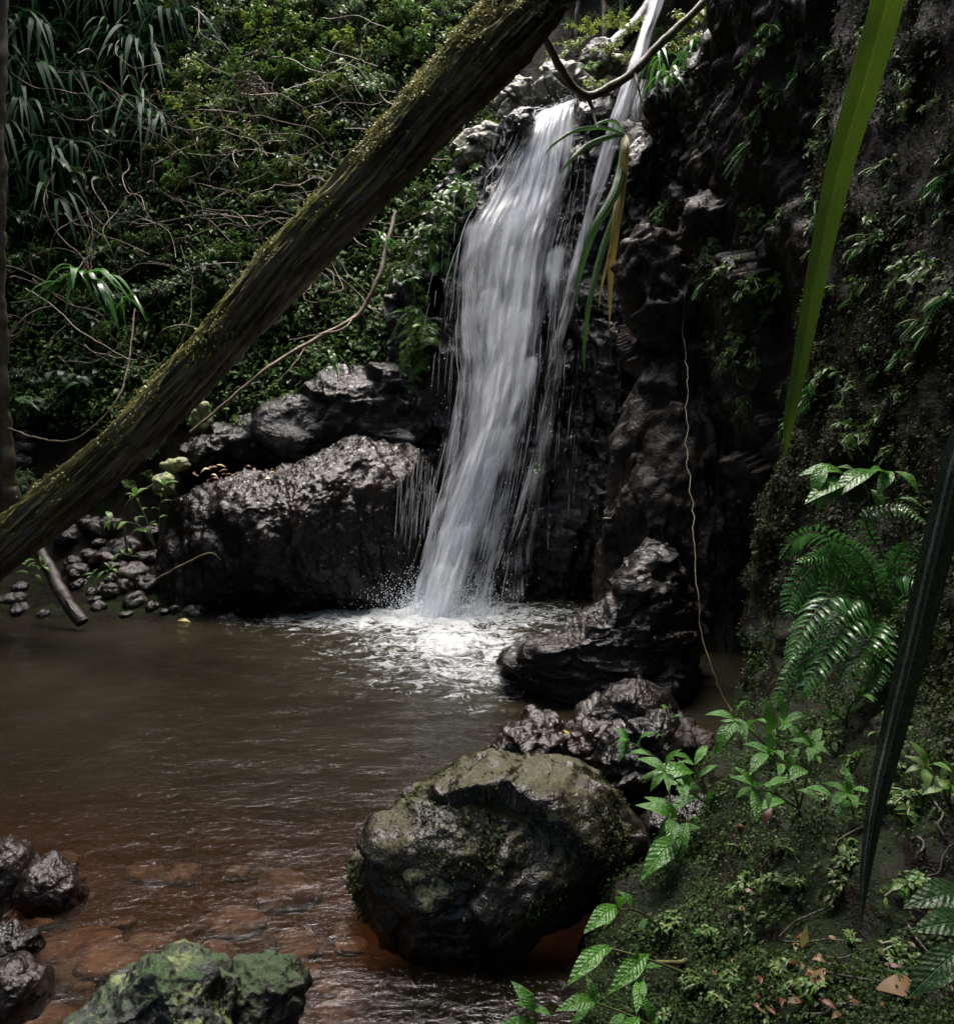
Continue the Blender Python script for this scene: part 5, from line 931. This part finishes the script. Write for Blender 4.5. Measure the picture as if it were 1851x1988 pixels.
# leafy plants in the upper right beside the chute
for (u, v, Y, s, k, lb) in [(1185, 70, 8.9, .5, 'B', "bright yellow-green shrub left of the upper water chute"), (1110, 70, 10.6, .55, 'B', "pale shrub behind the cream lichen boulder"), (1080, 95, 10.4, .45, 'B', "small pale shrub by the log's end above the lip"), (1140, 35, 11.0, .6, 'B', "tall pale shrub among the upstream saplings"), (1225, 30, 9.9, .5, 'B', "bright shrub touching the upper chute's left side"), (1215, 95, 9.7, .4, 'B', "bright sprig under the mossy upstream trunk"), (1150, 110, 9.9, .35, 'A', "green tuft on the mossy upstream boulder"),
                            (1160, 140, 8.8, .4, 'B', "yellow-green sprig under the upper chute's left side"), (1190, 20, 9.2, .5, 'B', "yellow-green shrub at the picture's top left of the chute"), (1320, 60, 7.6, .5, 'B', "bright shrub right of the upper water chute"),
                            (1350, 10, 7.4, .55, 'B', "bright shrub at the top above the cliff rim"), (1420, -10, 6.9, .55, 'A', "green shrub at the top over the cliff's mossy rim"), (1385, 50, 7.2, .4, 'B', "light green sprig on the mossy rim of the overhang"), (1300, 115, 7.9, .4, 'B', "low bright sprig between the chute and the overhang"), (1490, 10, 6.4, .4, 'A', "dark shrub crowning the cliff beside the long leaf")]:
    copy_of(SH[k][0], "shrub", at(u, v, Y) - [0, 0, .15], s, lb, "shrub", None)
sb = [strap_mesh("strap_plant", 'leafD', 16, .55, .045, 520 + i, 1.1) for i in range(2)]
for (u, v, Y, s, lb) in [(1305, 150, 7.25, .75, "bright strap leaved tuft on the mossy rim right of the chute"), (1285, 115, 7.6, .7, "bright strap leaved tuft just right of the upper chute"), (1350, 95, 7.1, .6, "bright strap leaved tuft on the rim under the shrub"), (742, 465, 8.7, .45, "small bright strap tuft on the thin bare branch"), (640, 695, 8.4, .55, "bright low strap leaved tuft below the thin branch"), (250, 590, 8.7, .6, "narrow pale strap tuft beside the palm-like plant")]:
    copy_of(sb[int(rng.integers(2))], "strap_plant", at(u, v, Y), s, lb, "plant", None)
for i in range(44):
    u, v = rng.uniform(-20, 370), rng.uniform(-40, 330)
    if i > 34: u, v = rng.uniform(0, 160), rng.uniform(300, 460)
    p = hit(u, v, 8.6)
    if p is None: continue
    copy_of(ST[i % 3], "strap_plant", p + [0, -.1, .25], rng.uniform(.7, 1.25), "dark strap leaved plant arching from the shaded upper bank" if i <= 34 else "strap leaved plant lower on the bank above the palm-like plant", "plant", "strap leaved plants on the upper bank" if i <= 34 else "strap leaved plants lower on the bank")
# palm-like plant: pleated leaves in a fan
pm = thing("palm_grass", "bright palm-like plant with pleated arching leaves on the left bank", "plant", at(165, 560, 8.5)); po = at(165, 560, 8.5)
for i in range(40):
    a = rng.uniform(-.2, 3.4); mb = MB(); D = norm(np.array([math.cos(a) * 1.0, -.5 * rng.random() - .15, .35 + .5 * rng.random()])); L = rng.uniform(.45, .75)
    add_leaves(mb, [po - po + rng.normal(0, .05, 3)], [D], [[0, -.2, 1]], np.array([L]), np.array([.075]), droop=rng.uniform(.55, 1.0), ns=10, fold=.35, tint=np.array([rng.random()]))
    link("leaf", mb.mesh("leaf", [M['leafD']]), pm)
# bare vines and twigs tangled on the bank
for i in range(170):
    u, v = rng.uniform(200, 760), rng.uniform(100, 560)
    if i > 135: u, v = rng.uniform(0, 450), rng.uniform(380, 780)
    p = hit(u, v, 8.6)
    if p is None: continue
    a = rng.uniform(0, 6.28); n = 7; P = [p + [0, -.42, 0.05]]; d = np.array([math.cos(a), -.25, math.sin(a)])
    for j in range(n):
        d = norm(d + rng.normal(0, .35, 3) + [0, -.03, -.12 if i % 2 else .0]); P.append(P[-1] + d * rng.uniform(.12, .26))
    P = spline(P, 40); P[:, 1] = np.minimum(P[:, 1], p[1] + .1); V, Fc = tube(P, rng.uniform(.0035, .010) * np.linspace(1, .6, 40), 5)
    tag(link("vine", mk_mesh("vine", V - P[0], Fc, mats=[M['twig']]), None, P[0]), "bare brown vine tangled over the shrubs above the log" if i <= 135 else "bare vine hanging in the shade low on the left bank", "vine", "tangled vines above the log" if i <= 135 else "vines low on the bank")
for i in range(14):                                                     # curled knot of vines
    c = at(495, 200, 9.2); c = hit(495, 200, 8.6) + [0, -.35, 0]; th_ = np.linspace(0, rng.uniform(4, 7), 40) + rng.uniform(0, 6); r0 = rng.uniform(.12, .34)
    P = c + np.stack([r0 * np.cos(th_) + .05 * rng.normal(), rng.normal() * .06 + .05 * np.sin(th_ * 1.7), r0 * 1.1 * np.sin(th_) + .1 * rng.normal() - np.linspace(0, .2, 40)], -1); P = P + .09 * np.stack([fbm(P * 3.5 + i, 2, off=a) for a in (1, 4, 8)], -1); V, Fc = tube(P, rng.uniform(.004, .009), 5)
    tag(link("vine", mk_mesh("vine", V - P[0], Fc, mats=[M['twig']]), None, P[0]), "curled vine in the pale knot above the log's middle", "vine", "vines of the curled knot")
# ground cover
u = rng.uniform(-40, 1000, 12000); v = rng.uniform(-40, 830, 12000); pts = []
yy = np.arange(8.4, 17, .06)
for a, b in zip(u, v):
    d = ray(a, b); pts.append(CAM + d * (yy / d[1])[:, None])
pts = np.array(pts); hh = Hn(pts[..., 0].ravel(), pts[..., 1].ravel()).reshape(pts.shape[:2]); bl = pts[..., 2] < hh; ok = bl.any(1); idx = bl.argmax(1)
G = pts[np.arange(len(pts)), idx][ok]
G = np.repeat(G, 3, 0) + rng.normal(0, .07, (len(G) * 3, 3)); n = len(G); mb = MB(); L = rng.uniform(.04, .11, n)
add_leaves(mb, G + [0, -.05, .03], rng.normal(0, 1, (n, 3)) + [0, -.6, .2], rng.normal(0, .4, (n, 3)) + [0, -.3, 1], L, L * .45, droop=.3, ns=3)
tag(link("undergrowth", mb.mesh("undergrowth", [M['leafA']])), "low leafy undergrowth covering the bank between the shrubs", "undergrowth", kind="stuff")

# moss carpets
def cover(name, label, V, N, n, size, mat, thr, seed, wgt, nf=2.2, kind="stuff", **kw):
    mb = tufts(V, N, n, size, None, thr, .2, seed, wgt, nf=nf, **kw); o = link(name, mb.mesh(name, [M[mat]])); return tag(o, label, "moss", kind=kind)
near = np.clip(1.4 - np.linalg.norm(BKV - CAM, axis=1) * .22, .12, 1) * (BKV[:, 1] > .9) * (BKV[:, 2] < 4.2) * (BKV[:, 2] > 0.05)
cover("moss_carpet", "carpet of tiny leaved green moss over the near bank", BKV, BKN, 120000, .013, 'mossleaf', -.35, 4, near * np.clip(1.25 - BKV[:, 2] * .45, .12, 1))
cover("moss_carpet", "patchy brown moss hanging on the dark rock wall", BKV, BKN, 115000, .021, 'brownmoss', -.4, 24, (BKV[:, 2] > .8) * (BKV[:, 2] < 4) * (BKV[:, 1] > 1.5) * 1.0)
cover("moss_carpet", "thin olive moss on the cliff's ledges and rims", CLV, CLN, 9000, .03, 'brownmoss', .15, 14, (CLV[:, 0] > 1.35) * (CLV[:, 2] > 1.2) * 1.0)
mb = tufts(BV, BN, 15000, .010, None, -.1, .1, 7, np.clip(1 - BN[:, 2] * .7, .1, 1) * (BV[:, 2] > .0), nf=4, up=.7); Vm = b_o.location
o = link("moss", mb.mesh("moss", [M['brownmoss']], off=np.array(Vm)), b_o); o["kind"] = "stuff"

# ------------------------------------------------------------------ fallen leaves
def fallen(u, v, Y, size, mat, label, group=None, D=None, lift=0.0, z=None):
    p = at(u, v, Y); mb = MB(); a = rng.uniform(0, 6.28); d = D if D is not None else (math.cos(a), math.sin(a), rng.uniform(-.1, .25))
    add_leaves(mb, [[0, 0, 0]], [d], [[rng.normal() * .3, -.5, 1]], np.array([size]), np.array([size * .38]), droop=rng.uniform(-.1, .45), ns=11, fold=rng.uniform(-.3, .5), shape=.4, tint=np.array([rng.random()]))
    return tag(link("fallen_leaf", mb.mesh("fallen_leaf", [M[mat]]), None, p), label, "leaf", group)
def on_bank(u, v): return near_surface(BKV, BKN, u, v)[0]
for (u, v, s, m, lb, D) in [(1700, 1920, .13, 'dead', "big brown dead leaf lying by the dark toothed leaves", (.9, -.1, .25)), (1600, 1880, .075, 'dead', "pale brown curled leaf on the mossy bank", (-.5, -.4, -.3)), (1560, 1885, .06, 'dead', "shrivelled grey-brown leaf left of the curled one", (.7, 0, -.1)),
                            (1615, 1860, .05, 'dead', "small tan leaf standing upright on the bank", (.1, -.2, -.8)), (1555, 1840, .05, 'yelleaf', "thin yellowish leaf curl above the shrivelled leaf", (.2, .1, .8)), (1435, 1620, .06, 'reddead', "dark red narrow leaf on the rock by the sapling", (0, .2, .9)), (1480, 1600, .06, 'reddead', "brown twig-like leaf on the bank's upper edge", (.4, .3, .5))]:
    p = on_bank(u, v); fallen(u, v, p[1] - .02, s, m, lb, D=D)
for (u, v, Y, s, m, lb, D) in [(1262, 1712, 2.75, .085, 'yelleaf', "large pale leaf standing upright in the leaf drift", (.0, .1, 1)), (1405, 1492, 3.5, .05, 'yelleaf', "oval yellow leaf on the grey rock behind the sapling", (1, 0, .1)), (1093, 1418, 4.1, .05, 'yelleaf', "small yellow leaf on the wet red rock", (.6, 0, -.4)),
                               (965, 1560, 2.75, .055, 'leafB', "folded olive leaf lying in the boulder's hollow", (.1, .1, .9)), (900, 1790, 2.52, .02, 'yelleaf', "tiny pale fleck of leaf on the boulder's face", (.1, 0, 1)), (345, 1205, 7.5, .12, 'yelleaf', "narrow yellow leaf floating at the far shore", (1, 0, 0)),
                               (650, 772, 8.4, .1, 'yelleaf', "yellow leaf caught on the wet shelf", (.4, 0, 1)), (1118, 1460, 4.0, .05, 'yelleaf', "bright yellow leaf wedged between red stones", (.8, 0, .4)), (935, 1548, 2.8, .05, 'dead', "silvery dead leaf on the boulder's top", (1, .1, .2))]:
    fallen(u, v, Y, s, m, lb, D=D)
for i in range(26):
    u, v = rng.uniform(1270, 1400), rng.uniform(1695, 1745); fallen(u, v, 2.74 - (v - 1700) * .002, rng.uniform(.025, .05), ['dead', 'reddead', 'yelleaf', 'dead'][i % 4], "mixed brown and yellow leaf in the drift below the sapling", "leaves of the drift")
for i in range(12):
    q = rng.integers(len(BV)); u, v = 1000 - i * 6 + rng.normal(0, 8), 1510 + i * 6 + rng.normal(0, 8); fallen(u, v, 2.86 - (i * .012), rng.uniform(.03, .05), 'reddead', "red-brown dead leaf in the boulder's top crease", "leaves in the boulder's crease")
for i in range(40):
    u, v = rng.uniform(370, 560), rng.uniform(905, 935); fallen(u, v, rng.uniform(7.95, 8.15), rng.uniform(.05, .1), 'reddead' if i % 5 else 'yelleaf', "brown or yellow leaf heaped in the ledge's hollow", "leaves in the ledge's hollow")
for i in range(36):
    u, v = rng.uniform(1380, 1850), rng.uniform(1700, 1985); p = on_bank(u, v); fallen(u, v, p[1] - .015, rng.uniform(.02, .045), 'reddead' if i % 2 else 'dead', "small dead leaf scattered over the mossy bank", "dead leaves on the bank")
for i in range(16):
    u, v = rng.uniform(1400, 1830), rng.uniform(1500, 1970); p = on_bank(u, v) + [0, -.01, .012]; a = rng.uniform(0, 6.28); P = [p]
    for j in range(5): a += rng.normal(0, .4); q = P[-1] + np.array([math.cos(a), math.sin(a) * .6, 0]) * rng.uniform(.02, .06); k_ = np.argmin(((BKV - q) ** 2).sum(1)); P.append(BKV[k_] + BKN[k_] * .008)
    V, Fc = tube(spline(P, 24), rng.uniform(.0015, .004), 5); tag(link("twig", mk_mesh("twig", V - P[0], Fc, mats=[M['deadwood']]), None, P[0]), "short dead twig lying on the mossy bank", "twig", "dead twigs on the bank")
branch("root", "pale bent root running down the bank's edge", "root", [(1390, 1740, 2.55), (1370, 1790, 2.4), (1345, 1840, 2.25), (1310, 1870, 2.15), (1270, 1865, 2.1)], [.008, .007, .006], 'mosstwig', ns=7)
branch("root", "second thin root branching beside the pale bent one", "root", [(1400, 1735, 2.55), (1350, 1770, 2.4), (1320, 1790, 2.35)], [.006, .005], 'mosstwig', ns=7)

# ------------------------------------------------------------------ unseen forest canopy, added and opened over the fall to shape the light
n = 16000; cx, cy_ = rng.uniform(-18, 16, n), rng.uniform(-16, 26, n); cz = 9.5 + rng.uniform(0, 4, n) + 0.02 * (cx ** 2) * .3
ext = fbm(np.stack([cx * .35, cy_ * .35, 0 * cx], -1), 3)
hole = np.hypot((cx + 0.5) / 3.9, (cy_ - 10.0) / 6.2)
dens_ = np.where((cx < 1.4) & (cy_ > -1.5), .5, .95)
keep = (hole + .35 * ext > 1.0) & (rng.random(n) < dens_) & (ext > -.75)
n = keep.sum(); mb = MB(); add_leaves(mb, np.stack([cx, cy_, cz], -1)[keep], rng.normal(0, 1, (n, 3)) * [1, 1, .4], rng.normal(0, .3, (n, 3)) + [0, 0, 1], rng.uniform(.7, 1.3, n), rng.uniform(.5, .8, n), droop=.2, ns=2)
tag(link("shade_canopy", mb.mesh("shade_canopy", [M['canopy']])), "unseen rainforest canopy added over the gully to shade it", "canopy", kind="stuff")
print("shrubs", nshr, "objects", len(bpy.data.objects))
